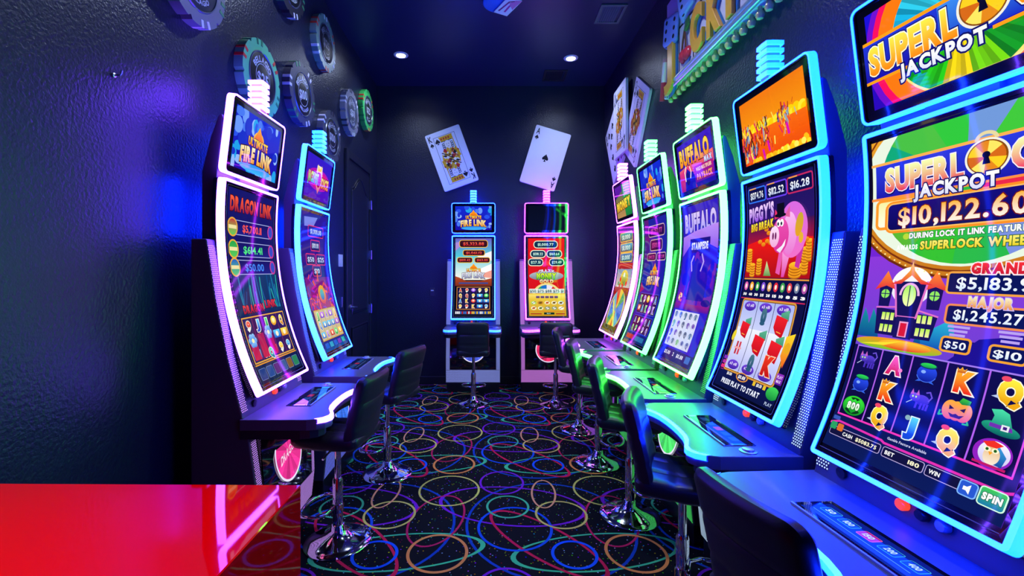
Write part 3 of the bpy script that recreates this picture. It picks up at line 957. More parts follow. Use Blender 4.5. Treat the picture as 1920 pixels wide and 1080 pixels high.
    for k in range(18):
        A.faces.append(([(.17, .17), (.17 + .155 * math.cos(R_(20 * k)), .17 + .155 * math.sin(R_(20 * k))), (.17 + .155 * math.cos(R_(20 * k + 20)), .17 + .155 * math.sin(R_(20 * k + 20)))], [tuple(c * (.55 + .45 * ((k * 7) % 5) / 4) for c in emblem)] * 3, 0))
    A.ring(.17, .17, .158, .158, .012, '#e8e0ff', level=1)
    if word: A.text(word, .17, .17, .045, '#f4f0ff', w=.21, rise=.25, slant=.2)
    for i, (p, c, l) in enumerate(A.faces):
        if l > 1: A.faces[i] = (p, c, 2)
    A.build('emblem', M['screen'], root, lambda x, y, t: ((x - .17, -.4570 - t + .1474 * (.56 + .17 - y - .45), .56 + .17 - y), (0, -1, 0)), .0006)
    # console deck with its lit front edge
    half = [(x, -y) for x, y in DECK]
    out = half + [(-x, y) for x, y in reversed(half[:-1])]
    dk = MB().prism(out, .800, .855, 'z')
    low = [(x * .985, y + (.035 if y < -.6 else 0)) for x, y in out]
    dk.cur = 1; dk.prism(low, .755, .800, 'z')
    dk_o = dk.build('console_deck', [M['deck'], M['deck_side']], root, bevel=.004)
    path = [(x, y) for x, y in out if y < -.70]
    q = MB(); n = len(path)
    for (o0, z0), (o1, z1) in (((.0, .832), (.006, .832)), ((.006, .832), (.006, .854)), ((.006, .854), (-.012, .8575))):
        for (ax, ay), (bx, by) in zip(path, path[1:]): q.quad((ax, ay - o0, z0), (bx, by - o0, z0), (bx, by - o1, z1), (ax, ay - o1, z1))
    q.build('edge_light', led_m, dk_o)
    tp = MB().box(-.14, .26, -.615, -.485, .853, .8585).build('touch_panel', M['gloss'], dk_o, bevel=.002)
    MB().box(-.14, .26, -.622, -.616, .853, .8605).build('panel_trim', M['silver'], tp)
    A = panel_art or default_panel()
    A.build('button_display', M['screen'], tp, lambda x, y, t: ((-.12 + x * .36, -.503 - y * .36, .8588 + t), (0, 0, 1)), .0002)
    MB().lathe([(0, .868), (.018, .868), (.022, .866), (.024, .860), (.034, .858), (.034, .853)], 28, .315, -.55, 0).build('round_button', M['silver'], dk_o, True)
    # buttons and lock between display and deck
    for i, (bx, m) in enumerate(((-.02, M.setdefault('red_button', mat('red_button', (.6, .03, .01), .3, emit=(1, .06, .01), strength=1.1))), (.038, M['dark']), (.095, M['silver']))):
        MB().lathe([(.017, 0), (.017, .014), (.013, .019), (0, .020)], 20, bx, -.362, .905, 'y').build('call_button', m, root, True)
    MB().lathe([(.018, 0), (.018, .010), (0, .012)], 20, -.24, -.362, .90, 'y').build('lock', M['dark'], root, True)
    return root

def default_panel():
    A = Art(1.0, .28); A.rect(0, 0, 1, .28, '#0a1030', '#10204a')
    for k in range(5): A.rrect(.06 + k * .185, .07, .19 + k * .185, .16, .015, ['#204a8a', '#204a8a', '#a02848', '#204a8a', '#204a8a'][k])
    A.line([(.05, .22), (.8, .22)], .008, '#5a78a8')
    return A

# ------------------------------------------------------------------ screen pictures
W_, TH, MH = 1.0, .657, 2.16
def sky(A, c0, c1): A.rect(0, 0, 1, A.H, c0, c1)
def wheel(A, cx, cy, R, cols, n, a_off=0, sub=3):
    for k in range(n):
        c = cols[k % len(cols)]
        for j in range(sub):
            f = (1.0, .78, .9)[j % 3]
            cc = '#' + ''.join('%02x' % int(int(c[i:i + 2], 16) * f) for i in (1, 3, 5))
            a0 = a_off + 360 / n * (k + j / sub)
            A.ell(cx, cy, R, R, cc, None, a0, a0 + 360 / n / sub + .5, n=4, level=wheel.lv)
wheel.lv = None
def padlock(A, cx, cy, R):
    A.ring(cx, cy - R * 1.05, R * .5, R * .42, R * .2, '#e8d8a0', 180, 360)
    A.ell(cx, cy, R * 1.14, R * 1.14, '#f4f0e0'); A.ell(cx, cy, R * 1.02, R * 1.02, '#8a4a08')
    wheel(A, cx, cy, R * .95, ['#ffd21c', '#e88a10', '#ffe860', '#d86a10'], 8, 10, 1)
    A.ell(cx, cy - R * .14, R * .2, R * .2, '#08082a'); A.poly([(cx - R * .1, cy - R * .1), (cx + R * .1, cy - R * .1), (cx + R * .2, cy + R * .42), (cx - R * .2, cy + R * .42)], '#08082a')
def superlock_top():
    A = Art(1, TH); sky(A, '#1a10d8', '#2a08b8')
    cx, cy = .60, .31
    A.ell(cx, cy, .62, .62, '#7010d0'); A.ell(cx, cy, .575, .575, '#ff1060'); A.ell(cx, cy, .53, .53, '#ff7a08')
    A.ell(cx, cy, .425, .425, '#f4e87a')
    wheel(A, cx, cy, .405, ['#30c810', '#18a028', '#7ae010', '#ffe010', '#28d018', '#10b830', '#50d818', '#18b8e8', '#30d0f0', '#20b040', '#b8e810', '#30c020', '#7a1810', '#48c828'], 14, 8, 5)
    A.poly([(0, .205), (1, .205), (1, .475), (0, .475)], '#2038d8', '#1a10a8')
    A.poly([(.5, .215), (1, .215), (1, .46), (.5, .46)], '#3a8af0', '#1a30c8')
    A.line([(0, .205), (1, .205)], .022, '#ffa010'); A.line([(0, .475), (.3, .475)], .020, '#ffa010'); A.line([(.77, .475), (1, .475)], .020, '#ffa010')
    A.text('SUPERL', .315, .335, .175, '#fff04a', '#ff8a08', w=.56, out='#fffbe0', ow=.035, bold=.05, out2='#10107a', gap=.03)
    A.text('CK', .985, .335, .175, '#fff04a', '#ff8a08', w=.23, out='#fffbe0', ow=.035, bold=.05, out2='#10107a', gap=.03)
    padlock(A, .735, .315, .118)
    A.text('JACKPOT', .49, .485, .085, '#ffffff', '#e0e4ff', w=.50, out='#101068', ow=.09, bold=.05)
    return A
def reel_symbol(A, s, x, y, h):
    if s == 'A': A.text('A', x, y, h * .85, '#ff60d8', '#d01050', w=h * .75, out='#ffe8f4', ow=.05, bold=.06); A.ell(x + h * .32, y + h * .2, h * .1, h * .1, '#ff80c0')
    if s == 'K':
        A.text('K', x, y + h * .06, h * .85, '#ffb020', '#f01808', w=h * .72, out='#fff0d8', ow=.05, bold=.07)
        A.poly([(x - h * .38, y - h * .52), (x - h * .28, y - h * .42), (x - h * .2, y - h * .56), (x - h * .12, y - h * .42), (x - h * .02, y - h * .52), (x - h * .06, y - h * .3), (x - h * .34, y - h * .3)], '#ffc030', '#c85010')
    if s == 'Q':
        A.text('Q', x, y + h * .03, h * .85, '#fff040', '#f0a808', w=h * .78, out='#fffbe0', ow=.04, bold=.08)
        A.ell(x - h * .2, y - h * .43, h * .16, h * .11, '#f04868'); A.poly([(x - h * .55, y + h * .35), (x - h * .35, y + h * .25), (x - h * .3, y + h * .4)], '#b8c8f0')
    if s == 'J':
        A.text('J', x, y, h * .72, '#58d8f8', '#1448c8', w=h * .46, out='#e0f4ff', ow=.05, bold=.09); A.ell(x - h * .22, y - h * .32, h * .12, h * .12, '#8ab0a0')
    if s == 'pot':
        A.ell(x, y + h * .06, h * .42, h * .4, '#2a50f8', '#0a1890'); A.ell(x, y - h * .3, h * .38, h * .14, '#103060'); A.ell(x, y - h * .32, h * .33, h * .11, '#30e050', '#109a50')
        A.ring(x, y + h * .06, h * .42, h * .4, h * .03, '#4a78f8', 20, 160); A.ell(x - h * .15, y + h * .0, h * .1, h * .08, '#88b0ff')
        for sx in (-1, 1): A.poly([(x + sx * h * .25, y + h * .35), (x + sx * h * .4, y + h * .5), (x + sx * h * .18, y + h * .46)], '#3060e0')
    if s == 'cat':
        A.ell(x + h * .1, y + h * .02, h * .32, h * .24, '#5a40d8', '#2a1a90'); A.ell(x - h * .22, y - h * .05, h * .22, h * .2, '#7a58e8', '#3a28a8')
        for ex in (-.36, -.12): A.poly([(x + h * (ex - .07), y - h * .15), (x + h * ex, y - h * .42), (x + h * (ex + .09), y - h * .18)], '#c060c8')
        for lx in (-.12, .08, .22, .34): A.poly([(x + h * lx, y + h * .15), (x + h * (lx + .09), y + h * .15), (x + h * (lx + .07), y + h * .45), (x + h * (lx - .02), y + h * .45)], '#4a30c0')
        A.line([(x + h * .38, y), (x + h * .48, y - h * .2), (x + h * .36, y - h * .42), (x + h * .22, y - h * .36)], h * .06, '#6a50d8')
        for ex in (-.3, -.16): A.ell(x + h * ex, y - h * .07, h * .035, h * .045, '#c8ff70')
        A.line([(x - h * .5, y + h * .3), (x - h * .3, y + h * .12)], h * .03, '#c8d8ff')
    if s == 'bat':
        A.ell(x, y, h * .6, h * .52, '#30d828', '#109020'); A.ell(x, y, h * .52, h * .44, '#0a3a18')
        A.poly([(x - h * .52, y - h * .18), (x - h * .3, y - h * .42), (x - h * .12, y - h * .28), (x, y - h * .38), (x + h * .12, y - h * .28), (x + h * .3, y - h * .42), (x + h * .52, y - h * .18), (x + h * .5, y + h * .3), (x + h * .28, y + h * .18), (x, y + h * .42), (x - h * .28, y + h * .18), (x - h * .5, y + h * .3)], '#38e838', '#109028')
        A.text('800', x, y, h * .36, '#ffffff', '#c8f8c0', w=h * .68, out='#083010', ow=.06, bold=.06)
    if s == 'pumpkin':
        A.line([(x - h * .4, y + h * .3), (x - h * .62, y + h * .4), (x - h * .6, y + h * .2)], h * .07, '#30b838'); A.line([(x + h * .4, y + h * .3), (x + h * .5, y + h * .5), (x + h * .32, y + h * .52)], h * .07, '#30b838')
        for dx in (-.25, .25, 0): A.ell(x + h * dx, y + h * .06, h * .3, h * .42, '#ffb020', '#e85808')
        A.poly([(x, y - h * .35), (x + h * .1, y - h * .55), (x + h * .42, y - h * .48), (x + h * .4, y - h * .3), (x + h * .12, y - h * .26)], '#40c838', '#188028')
        for sx in (-1, 1): A.poly([(x + sx * h * .1, y - h * .02), (x + sx * h * .3, y - h * .14), (x + sx * h * .28, y + h * .06)], '#2a0a04')
        A.poly([(x - h * .28, y + h * .2), (x - h * .1, y + h * .24), (x, y + h * .18), (x + h * .12, y + h * .24), (x + h * .3, y + h * .18), (x + h * .18, y + h * .36), (x - h * .16, y + h * .36)], '#3a1004')
    if s == 'hat':
        A.ell(x, y + h * .28, h * .62, h * .24, '#20a880', '#0a6060', rot=8); A.poly([(x - h * .34, y + h * .22), (x - h * .28, y - h * .2), (x - h * .42, y - h * .42), (x - h * .1, y - h * .5), (x + h * .16, y - h * .38), (x + h * .38, y + h * .26)], '#48e0a8', '#188878')
        A.poly([(x - h * .36, y + h * .1), (x + h * .34, y + h * .14), (x + h * .38, y + h * .3), (x - h * .36, y + h * .26)], '#7030b0'); A.rect(x + h * .02, y + h * .08, x + h * .26, y + h * .32, '#e8e8f0'); A.rect(x + h * .08, y + h * .14, x + h * .2, y + h * .26, '#402080')
    if s == 'owl':
        A.ell(x, y, h * .62, h * .6, '#9020c0'); A.ell(x + h * .05, y - h * .02, h * .5, h * .5, '#f8f4ff', '#c8c0f0')
        A.poly([(x + h * .12, y - h * .4), (x + h * .45, y), (x + h * .38, y + h * .42), (x + h * .1, y + h * .38)], '#38a0e0', '#1848a0')
        A.ell(x, y + h * .08, h * .26, h * .36, '#e8b878', '#f8ecd8'); A.poly([(x - h * .38, y - h * .38), (x - h * .05, y - h * .52), (x + h * .28, y - h * .42), (x + h * .1, y - h * .26), (x - h * .2, y - h * .24)], '#f03020')
        for sx in (-.18, .08): A.ell(x + h * sx, y - h * .14, h * .11, h * .1, '#fff8d0'); A.ell(x + h * sx, y - h * .14, h * .05, h * .06, '#206018')
        A.poly([(x - h * .12, y - h * .06), (x + h * .02, y - h * .06), (x - h * .05, y + h * .08)], '#f8a018'); A.line([(x - h * .5, y + h * .46), (x + h * .5, y + h * .48)], h * .1, '#c01868')
def price_box(A, x0, y0, x1, y1, t, edge, h=.55, c='#ffffff', c2='#d8e8ff', bg='#0a1458'):
    A.rrect(x0, y0, x1, y1, .012, bg, out=edge, ow=.012)
    A.text(t, (x0 + x1) / 2, (y0 + y1) / 2, (y1 - y0) * h, c, c2, w=(x1 - x0) * .82, bold=.022, gap=.09)
def superlock_main():
    A = Art(1, MH); sky(A, '#7a28d8', '#5a1cc0'); A.rect(0, .8, 1, 1.45, '#8a38d8', '#6a40d0')
    A.rect(0, 0, 1, .12, '#e8f0b8', '#c860c8'); A.rect(0, .08, .1, .5, '#20b888', '#108068')
    cx, cy = .56, .35
    A.ell(cx, cy, .72, .60, '#6a2808'); A.ell(cx, cy, .70, .585, '#f0a828', '#c87818'); A.ring(cx, cy, .665, .553, .012, '#7a3008')
    for k in range(46):
        a = R_(10 + k * 160 / 45); A.ell(cx + .69 * math.cos(a), cy + .575 * math.sin(a), .006, .006, '#fff0a0', n=6, level=9)
    A.ell(cx, cy, .635, .525, '#e8f4e0')
    wheel(A, cx, cy, .51, ['#30c838', '#7a90e0', '#28b848', '#30c030', '#58b830', '#189868', '#10a878', '#48c040', '#30c838', '#7098d8', '#40c838', '#20b050'], 12, 5, 1)
    for p in (): pass
    A.rect(.03, .17, 1, .40, '#2a3ae0', '#1c18a8'); A.line([(0, .165), (1, .165)], .018, '#ffb050'); A.line([(0, .405), (1, .405)], .018, '#ff9040')
    A.rect(.62, .41, 1, .47, '#e82848'); A.rrect(.05, .43, .5, .60, .02, '#f4f0a0', '#fffde0', out='#ff9a28', ow=.02)
    A.rrect(.12, .455, .92, .625, .03, '#140c78', '#0c0858', out='#ff9020', ow=.022); A.rrect(.12, .455, .92, .625, .03, '#140c78', '#0c0858', out='#ffc060', ow=.008)
    A.text('SUPERL', .325, .28, .15, '#f4ffb0', '#e83858', w=.46, out='#f8f0ff', ow=.03, bold=.05, drop='#10106a', gap=.03)
    A.text('CK', .885, .28, .15, '#f4ffb0', '#f04868', w=.23, out='#f8f0ff', ow=.03, bold=.05, drop='#10106a', gap=.03)
    padlock(A, .665, .268, .092)
    A.text('JACKPOT', .50, .39, .08, '#ffffff', '#d8dcff', w=.44, out='#101060', ow=.07, bold=.05)
    A.text('$10,122.60', .52, .54, .115, '#ffd040', '#fff8f0', w=.66, out='#7a1808', ow=.035, bold=.028, gap=.10); A.text('$10,122.60', .52, .54, .115, '#ffb010', '#fff0e0', w=.66, bold=.028, gap=.10)
    A.ell(.24, .675, .02, .02, '#b8d838'); A.text('DURING LOCK IT LINK FEATURE', .55, .672, .034, '#ffffff', w=.58, out='#206040', ow=.06, bold=.05)
    A.text('AWARDS', .25, .745, .03, '#ffffff', w=.13, bold=.05); A.text('SUPERLOCK WHEEL', .60, .738, .05, '#fff070', '#e8d020', w=.54, out='#2a6020', ow=.06, bold=.05)
    # haunted house under the moon
    A.ell(.30, 1.0, .125, .125, '#fffdf4', '#e8e0ff')
    for x in (.04, .10, .42): A.poly([(x - .05, 1.36), (x - .02, 1.16), (x + .01, 1.22), (x + .05, 1.36)], '#1890a0', '#0a4a90')
    A.poly([(.40, 1.30), (.56, 1.18), (.60, 1.36), (.42, 1.38)], '#28b8d8', '#1048b0')
    hc, he = '#16105a', '#e070c8'
    A.poly([(.10, 1.15), (.48, 1.18), (.46, 1.33), (.12, 1.33)], hc); A.line([(.10, 1.15), (.22, 1.14)], .010, he); A.line([(.36, 1.15), (.48, 1.18)], .010, he)
    for x, s in ((.145, 1), (.445, 1)):
        A.poly([(x - .045, 1.0), (x + .045, 1.0), (x + .035, 1.14), (x - .035, 1.14)], hc); A.poly([(x - .075, 1.03), (x - .04, .97), (x, .90), (x + .03, .96), (x + .075, 1.03), (x, 1.0)], '#ff8a30', '#e01838'); A.ell(x, 1.055, .028, .03, '#90e860'); A.line([(x, 1.02), (x, 1.09)], .006, hc); A.line([(x - .03, 1.055), (x + .03, 1.055)], .006, hc)
    A.poly([(.20, .97), (.40, .97), (.36, 1.20), (.24, 1.20)], hc); A.line([(.20, .97), (.24, 1.2), (.36, 1.2), (.40, .97)], .012, he)
    A.poly([(.17, .99), (.24, .955), (.285, .90), (.30, .84), (.315, .90), (.36, .955), (.43, .99), (.36, .985), (.30, .93), (.24, .985)], '#ffc828', '#e81838')
    A.ell(.30, 1.06, .04, .07, '#a0f050', '#f8ffb0'); A.ring(.30, 1.06, .055, .075, .014, '#f0b0e8', 180, 360); A.line([(.30, 1.0), (.30, 1.13)], .006, hc)
    A.rect(.245, 1.2, .355, 1.34, '#1a1460'); A.rect(.27, 1.23, .325, 1.33, '#f0a0d0'); A.rect(.278, 1.24, .317, 1.325, '#d81838')
    for x in (.155, .185, .215, .38, .41, .44):
        for y in (1.18, 1.26): A.rect(x - .01, y, x + .012, y + .05, '#b8f048', '#f0f0a0')
    A.ell(.27, 1.39, .27, .042, '#f89018', '#58c828'); A.ell(.32, 1.385, .16, .03, '#ffd030', '#e83818')
    A.poly([(.03, 1.41), (.30, 1.36), (.2, 1.40)], '#f8e030')
    A.rect(.60, 1.3, 1, 1.44, '#1a1068', '#140c58'); A.poly([(.56, 1.44), (.7, 1.28), (.86, 1.24), (1, 1.14), (1, 1.44)], '#1c1090')
    price_box(A, .51, .915, .97, 1.025, '$5,183.95', '#f0a040', .62); A.text('GRAND', .74, .885, .055, '#f83038', '#c81830', w=.25, out='#ffe8f0', ow=.09, bold=.07)
    price_box(A, .525, 1.105, .90, 1.2, '$1,245.27', '#f08a50', .62); A.text('MAJOR', .72, 1.075, .055, '#f8f0c0', '#e89040', w=.2, out='#c8b8f8', ow=.06, bold=.07)
    price_box(A, .53, 1.295, .66, 1.365, '$50', '#f0a030', .6); price_box(A, .76, 1.305, .90, 1.375, '$10', '#f0a030', .6)
    for x in (.595, .83):
        for k in range(3): A.line([(x - .05 + .008 * k, 1.225 + k * .024), (x + .05 - .008 * k, 1.225 + k * .024)], .014, '#b8a0f0')
    # reels
    A.rect(0, 1.425, 1, MH, '#0c0a48', '#0a1a58'); A.rect(.03, 1.43, .975, 1.925, '#0e0c50', '#0a0838')
    xs = [.03, .205, .395, .585, .78, .975]
    for x in xs: A.line([(x, 1.43), (x, 1.925)], .008, '#b060f0' if x < .9 else '#e050e0')
    A.line([(.03, 1.43), (.975, 1.43)], .009, '#a078f0'); A.line([(.03, 1.925), (.975, 1.925)], .012, '#f038b8')
    grid = [['cat', 'pot', 'bat'], ['A', 'K', 'Q'], ['pot', 'cat', 'J'], ['K', 'pumpkin', 'Q'], ['Q', 'hat', 'owl']]
    for i, colm in enumerate(grid):
        for j, s in enumerate(colm): reel_symbol(A, s, (xs[i] + xs[i + 1]) / 2, 1.515 + j * .165, .128)
    A.line([(.0, 2.0), (.06, 1.975), (.36, 1.99), (.38, 2.0), (.97, 2.005), (1, 1.99)], .014, '#e030b0')
    for x0, x1, t, v in ((.02, .37, 'CASH', '$5083.75'), (.39, .62, 'BET', '180'), (.635, .86, 'WIN', '')):
        A.rrect(x0, 2.02, x1, 2.075, .01, '#10103a', out='#b8a8e0', ow=.004)
        A.text(t, x0 + (.095 if t == 'CASH' else .015), 2.047, .024, '#ffffff', w=.07 if t == 'CASH' else .055, align='l', bold=.03)
        if v: A.text(v, x1 - .02, 2.047, .024, '#fff8d0', w=.14 if len(v) > 4 else .06, align='r', bold=.03)
    A.rrect(.01, 1.99, .055, 2.04, .008, '#28a060'); A.rrect(.062, 1.99, .105, 2.04, .008, '#e07028'); A.rrect(.01, 1.945, .06, 1.972, .006, '#3858b8')
    A.text('Gamble Feature Available', .5, 1.962, .016, '#c8c8f0', w=.22)
    A.rrect(.80, 2.02, .87, 2.09, .012, '#2858d0', out='#80b8ff', ow=.006); A.poly([(.815, 2.045), (.83, 2.045), (.845, 2.03), (.845, 2.08), (.83, 2.065), (.815, 2.065)], '#ffffff')
    A.rrect(.885, 2.01, .985, 2.095, .012, '#40c850', '#1878a8', out='#d0ffe0', ow=.006); A.text('SPIN', .935, 2.05, .034, '#ffffff', w=.08, out='#106030', ow=.06, bold=.06)
    return A
def superlock_panel():
    A = Art(1.0, .28); A.rect(0, 0, 1, .28, '#0a1c88', '#0c2aa8')
    for k, t in enumerate(('50', '100', '150', '200', '400')):
        c, e = ('#a81a60', '#f060a0') if k == 2 else ('#1038a0', '#38a8e8')
        A.rrect(.06 + k * .18, .06, .19 + k * .18, .15, .01, c, out=e, ow=.006); A.text(t, .125 + k * .18, .105, .05, '#c8e8ff', w=.075)
    A.line([(.05, .20), (.9, .20)], .008, '#5890e0'); return A

def buffalo_stampede_top():      # orange plain with running riders
    A = Art(1, TH); A.rect(0, 0, 1, .36, '#f07800', '#f89808'); A.rect(0, .34, 1, TH, '#f86a00', '#f04a00')
    rnd = random.Random(5)
    for k in range(26): x = k / 25; A.ell(x, .34, .06, rnd.uniform(.03, .085), '#ffd000' if k % 3 else '#ffe830')
    A.rect(0, .355, 1, .50, '#f86a08', '#f45c00')
    for cx, cy, s in ((.13, .36, .25), (.16, .50, .28), (.40, .34, .20), (.72, .30, .22)):
        for k in range(46):
            x = cx + rnd.gauss(0, .26) * s; y = cy + rnd.uniform(-.5, .75) * s; c = rnd.choice(['#a01810', '#702018', '#f8e060', '#c82818', '#4a5a90', '#e02058', '#2a1810', '#f0a040', '#90a8c0'])
            L = rnd.uniform(.12, .45) * s; a = rnd.uniform(1.1, 2.2)
            A.line([(x, y), (x + L * math.cos(a), y + L * math.sin(a))], rnd.uniform(.03, .09) * s, c)
    for x, y in ((.20, .60), (.33, .56), (.44, .50), (.745, .42)): A.line([(x, y), (x + .015, y + .09)], .03, '#d810b0')
    for k in range(26): x = .45 + rnd.uniform(0, .53); A.ell(x, .66 - rnd.uniform(0, .10) * (x - .3), .03, .03, rnd.choice(['#ffe020', '#ffc010', '#fff060']))
    for k in range(12): A.ell(.2 + rnd.uniform(0, .3), .66, .035, .045, rnd.choice(['#ffb010', '#f8d020']))
    return A
def coin_stack(A, x, y, n, r=.045):
    for k in range(n): A.ell(x, y - k * .026, r, r * .42, '#b86a08'); A.ell(x, y - k * .026 - .010, r, r * .4, '#ffc828', '#f09010')
def piggy_main():
    A = Art(1, MH); sky(A, '#10104a', '#0a0a38')
    A.rect(.0, .0, 1, .42, '#16125a', '#2a1468'); A.rect(.0, .42, 1, .70, '#3a1250', '#c01018'); A.poly([(0, .62), (.4, .55), (1, .60), (1, .97), (0, .97)], '#f01808', '#a80c10')
    for x0, x1, t, e in ((.02, .30, '$1374.76', '#3070f0'), (.33, .63, '$112.52', '#6a40f0'), (.66, .98, '$16.28', '#c02860')):
        A.rrect(x0, .04, x1, .17, .012, '#0c0c48', out=e, ow=.014); A.text(t, (x0 + x1) / 2, .108, .07, '#ffffff', '#c8d8f8', w=(x1 - x0) * .8, bold=.024); A.line([(x0 + .02, .035), (x0 + .13, .035)], .012, '#f0a040')
    coin_stack(A, .06, .90, 9); coin_stack(A, .13, .95, 5); coin_stack(A, .24, .93, 6); coin_stack(A, .92, .92, 9); coin_stack(A, .97, .8, 7); coin_stack(A, .80, .94, 4, .085)
    for x, y in ((.22, .60), (.28, .63), (.34, .60), (.40, .62), (.36, .52), (.32, .48), (.93, .62)): A.ell(x, y, .035, .022, '#f8a018', '#d86808')
    A.poly([(.33, .95), (.36, .80), (.45, .95)], '#d8e8a0', '#609850')
    # pig
    A.poly([(.52, .92), (.54, .72), (.60, .72), (.585, .94)], '#e858b0'); A.poly([(.62, .96), (.60, .70), (.72, .70), (.66, .96)], '#f8a0e0', '#e040a8'); A.poly([(.80, .86), (.82, .68), (.90, .66), (.86, .88)], '#c830a0')
    A.ell(.74, .52, .20, .26, '#d868e0', '#f070c8'); A.ell(.70, .55, .10, .20, '#f8b8f0', '#e878d0'); A.ell(.83, .48, .05, .11, '#c8a830', '#e8a020', rot=12); A.ell(.86, .60, .03, .05, '#e8b030')
    A.ell(.565, .56, .125, .17, '#e850b0', '#d83098')
    A.poly([(.47, .40), (.48, .30), (.56, .38)], '#e83068'); A.poly([(.62, .38), (.70, .29), (.70, .40)], '#e060a0')
    A.rect(.51, .25, .62, .36, '#0a0a18'); A.ell(.56, .365, .085, .02, '#0a0a18')
    A.ell(.475, .565, .075, .105, '#f8e0f8', '#f0a8d8'); A.ell(.455, .56, .014, .036, '#702060'); A.ell(.495, .56, .014, .036, '#702060')
    for x in (.535, .585): A.ell(x, .44, .028, .036, '#ffffff'); A.ell(x - .006, .447, .013, .018, '#101030')
    A.poly([(.52, .70), (.60, .66), (.65, .60), (.64, .66), (.58, .73)], '#ffffff', '#e8d8f0')
    A.text("PIGGY'S", .25, .30, .14, '#f0d0ff', '#9a58e0', w=.42, out='#3a1078', ow=.05, bold=.06, rise=.08); A.text('BIG BREAK', .27, .435, .075, '#fff040', '#e0b010', w=.38, out='#4a2008', ow=.06, bold=.06, rise=.08)
    A.line([(0, .985), (1, .985)], .016, '#e89838'); A.rect(0, .99, 1, 1.2, '#0c0c42')
    for k, c in enumerate(('#e060b0', '#f0a828', '#30a840', '#8050d8', '#d8a060', '#e02838', '#40a050', '#d84048', '#7080a0', '#b050a8')):
        x = .06 + k * .1; A.ell(x, 1.06, .034, .046, c); A.ell(x, 1.06, .016, .024, '#f8e8d8'); A.text(('50', '40', '30', '25', '20', '15', '10', '8', '5', '3')[k], x, 1.145, .026, '#ffffff', w=.06, bold=.06)
    A.line([(0, 1.19), (1, 1.19)], .010, '#d02858')
    A.rrect(.07, 1.215, .885, 1.955, .02, '#d0d4f0', '#e8ecfc', out='#d89838', ow=.024); A.rrect(.07, 1.215, .885, 1.955, .02, '#a8b4f0', '#f4f6ff', out='#7a4a10', ow=.008)
    A.rect(.075, 1.5, .88, 1.95, '#eef2ff', '#b0b4f0')
    for x in (.335, .605): A.line([(x, 1.215), (x, 1.955)], .008, '#303058')
    def badge(x, y): A.ell(x, y, .10, .05, '#7040d8', '#4020a0'); A.text('x3 x10', x, y - .01, .03, '#f0e8ff', w=.13)
    for x in (.205, .47, .745): badge(x, 1.27); badge(x, 1.90)
    def pocket(x, y, s=1.0):
        A.poly([(x - .02, y - .10 * s), (x + .09 * s, y - .14 * s), (x + .10 * s, y - .04 * s), (x, y)], '#60b890', '#2a7a60')
        A.poly([(x - .08 * s, y - .08 * s), (x + .09 * s, y - .05 * s), (x + .06 * s, y + .13 * s), (x - .04 * s, y + .10 * s), (x - .09 * s, y + .04 * s)], '#f02028', '#c00818'); A.line([(x - .03 * s, y + .075 * s), (x + .03 * s, y + .085 * s)], .010, '#f8a040')
    pocket(.205, 1.50, .85); pocket(.745, 1.40); pocket(.49, 1.62); pocket(.76, 1.64)
    for x, y in ((.47, 1.35), (.48, 1.82)): A.text('0', x, y, .14, '#4a7888', '#1a4a70', w=.09, bold=.10); A.ell(x, y + .075, .04, .02, '#2a5878')
    A.line([(.16, 1.66), (.16, 1.78)], .03, '#c02838'); A.line([(.21, 1.66), (.21, 1.78)], .03, '#d03848'); A.line([(.13, 1.72), (.24, 1.72)], .02, '#f0a0a0')
    A.text('K', .745, 1.80, .16, '#f03818', '#c01010', w=.15, out='#f8d0b0', ow=.04, bold=.09)
    A.ell(.05, 1.6, .03, .06, '#e8d028', rot=15); A.poly([(.87, 1.50), (.98, 1.46), (.96, 1.64), (.93, 1.78), (.86, 1.68)], '#f8d828', '#f05818'); A.ell(.92, 1.60, .035, .05, '#e8a818')
    for k in range(4): A.rrect(.0, 1.83 + k * .05, .07, 1.868 + k * .05, .008, ('#8030b8', '#b030a0', '#e03078', '#c02890')[k])
    A.rrect(.90, 1.83, .995, 1.93, .012, '#9030c0', '#6018a0'); A.text('PLAY', .947, 1.86, .026, '#f8e0ff', w=.07); A.text('MAX', .947, 1.90, .026, '#f8e0ff', w=.06)
    A.rect(0, 1.985, 1, MH, '#0c1450', '#081040'); A.ell(.43, 1.99, .10, .045, '#e89838'); A.ell(.43, 1.99, .085, .035, '#201858'); A.text('$0.88', .43, 1.99, .034, '#ffffff', w=.12)
    A.text('$0.00', .20, 2.0, .03, '#ffffff', w=.09); A.text('$0.50', .72, 2.0, .03, '#ffffff', w=.08); A.rect(.62, 1.98, .66, 2.02, '#e8c028'); A.rect(.78, 1.98, .82, 2.02, '#e8c028')
    A.text('PRESS PLAY TO START', .44, 2.085, .05, '#e8ecff', w=.66, bold=.05); A.ell(.93, 2.02, .085, .06, '#40d858', '#108838'); A.text('PLAY', .93, 2.12, .03, '#b8c8e8', w=.1)
    return A

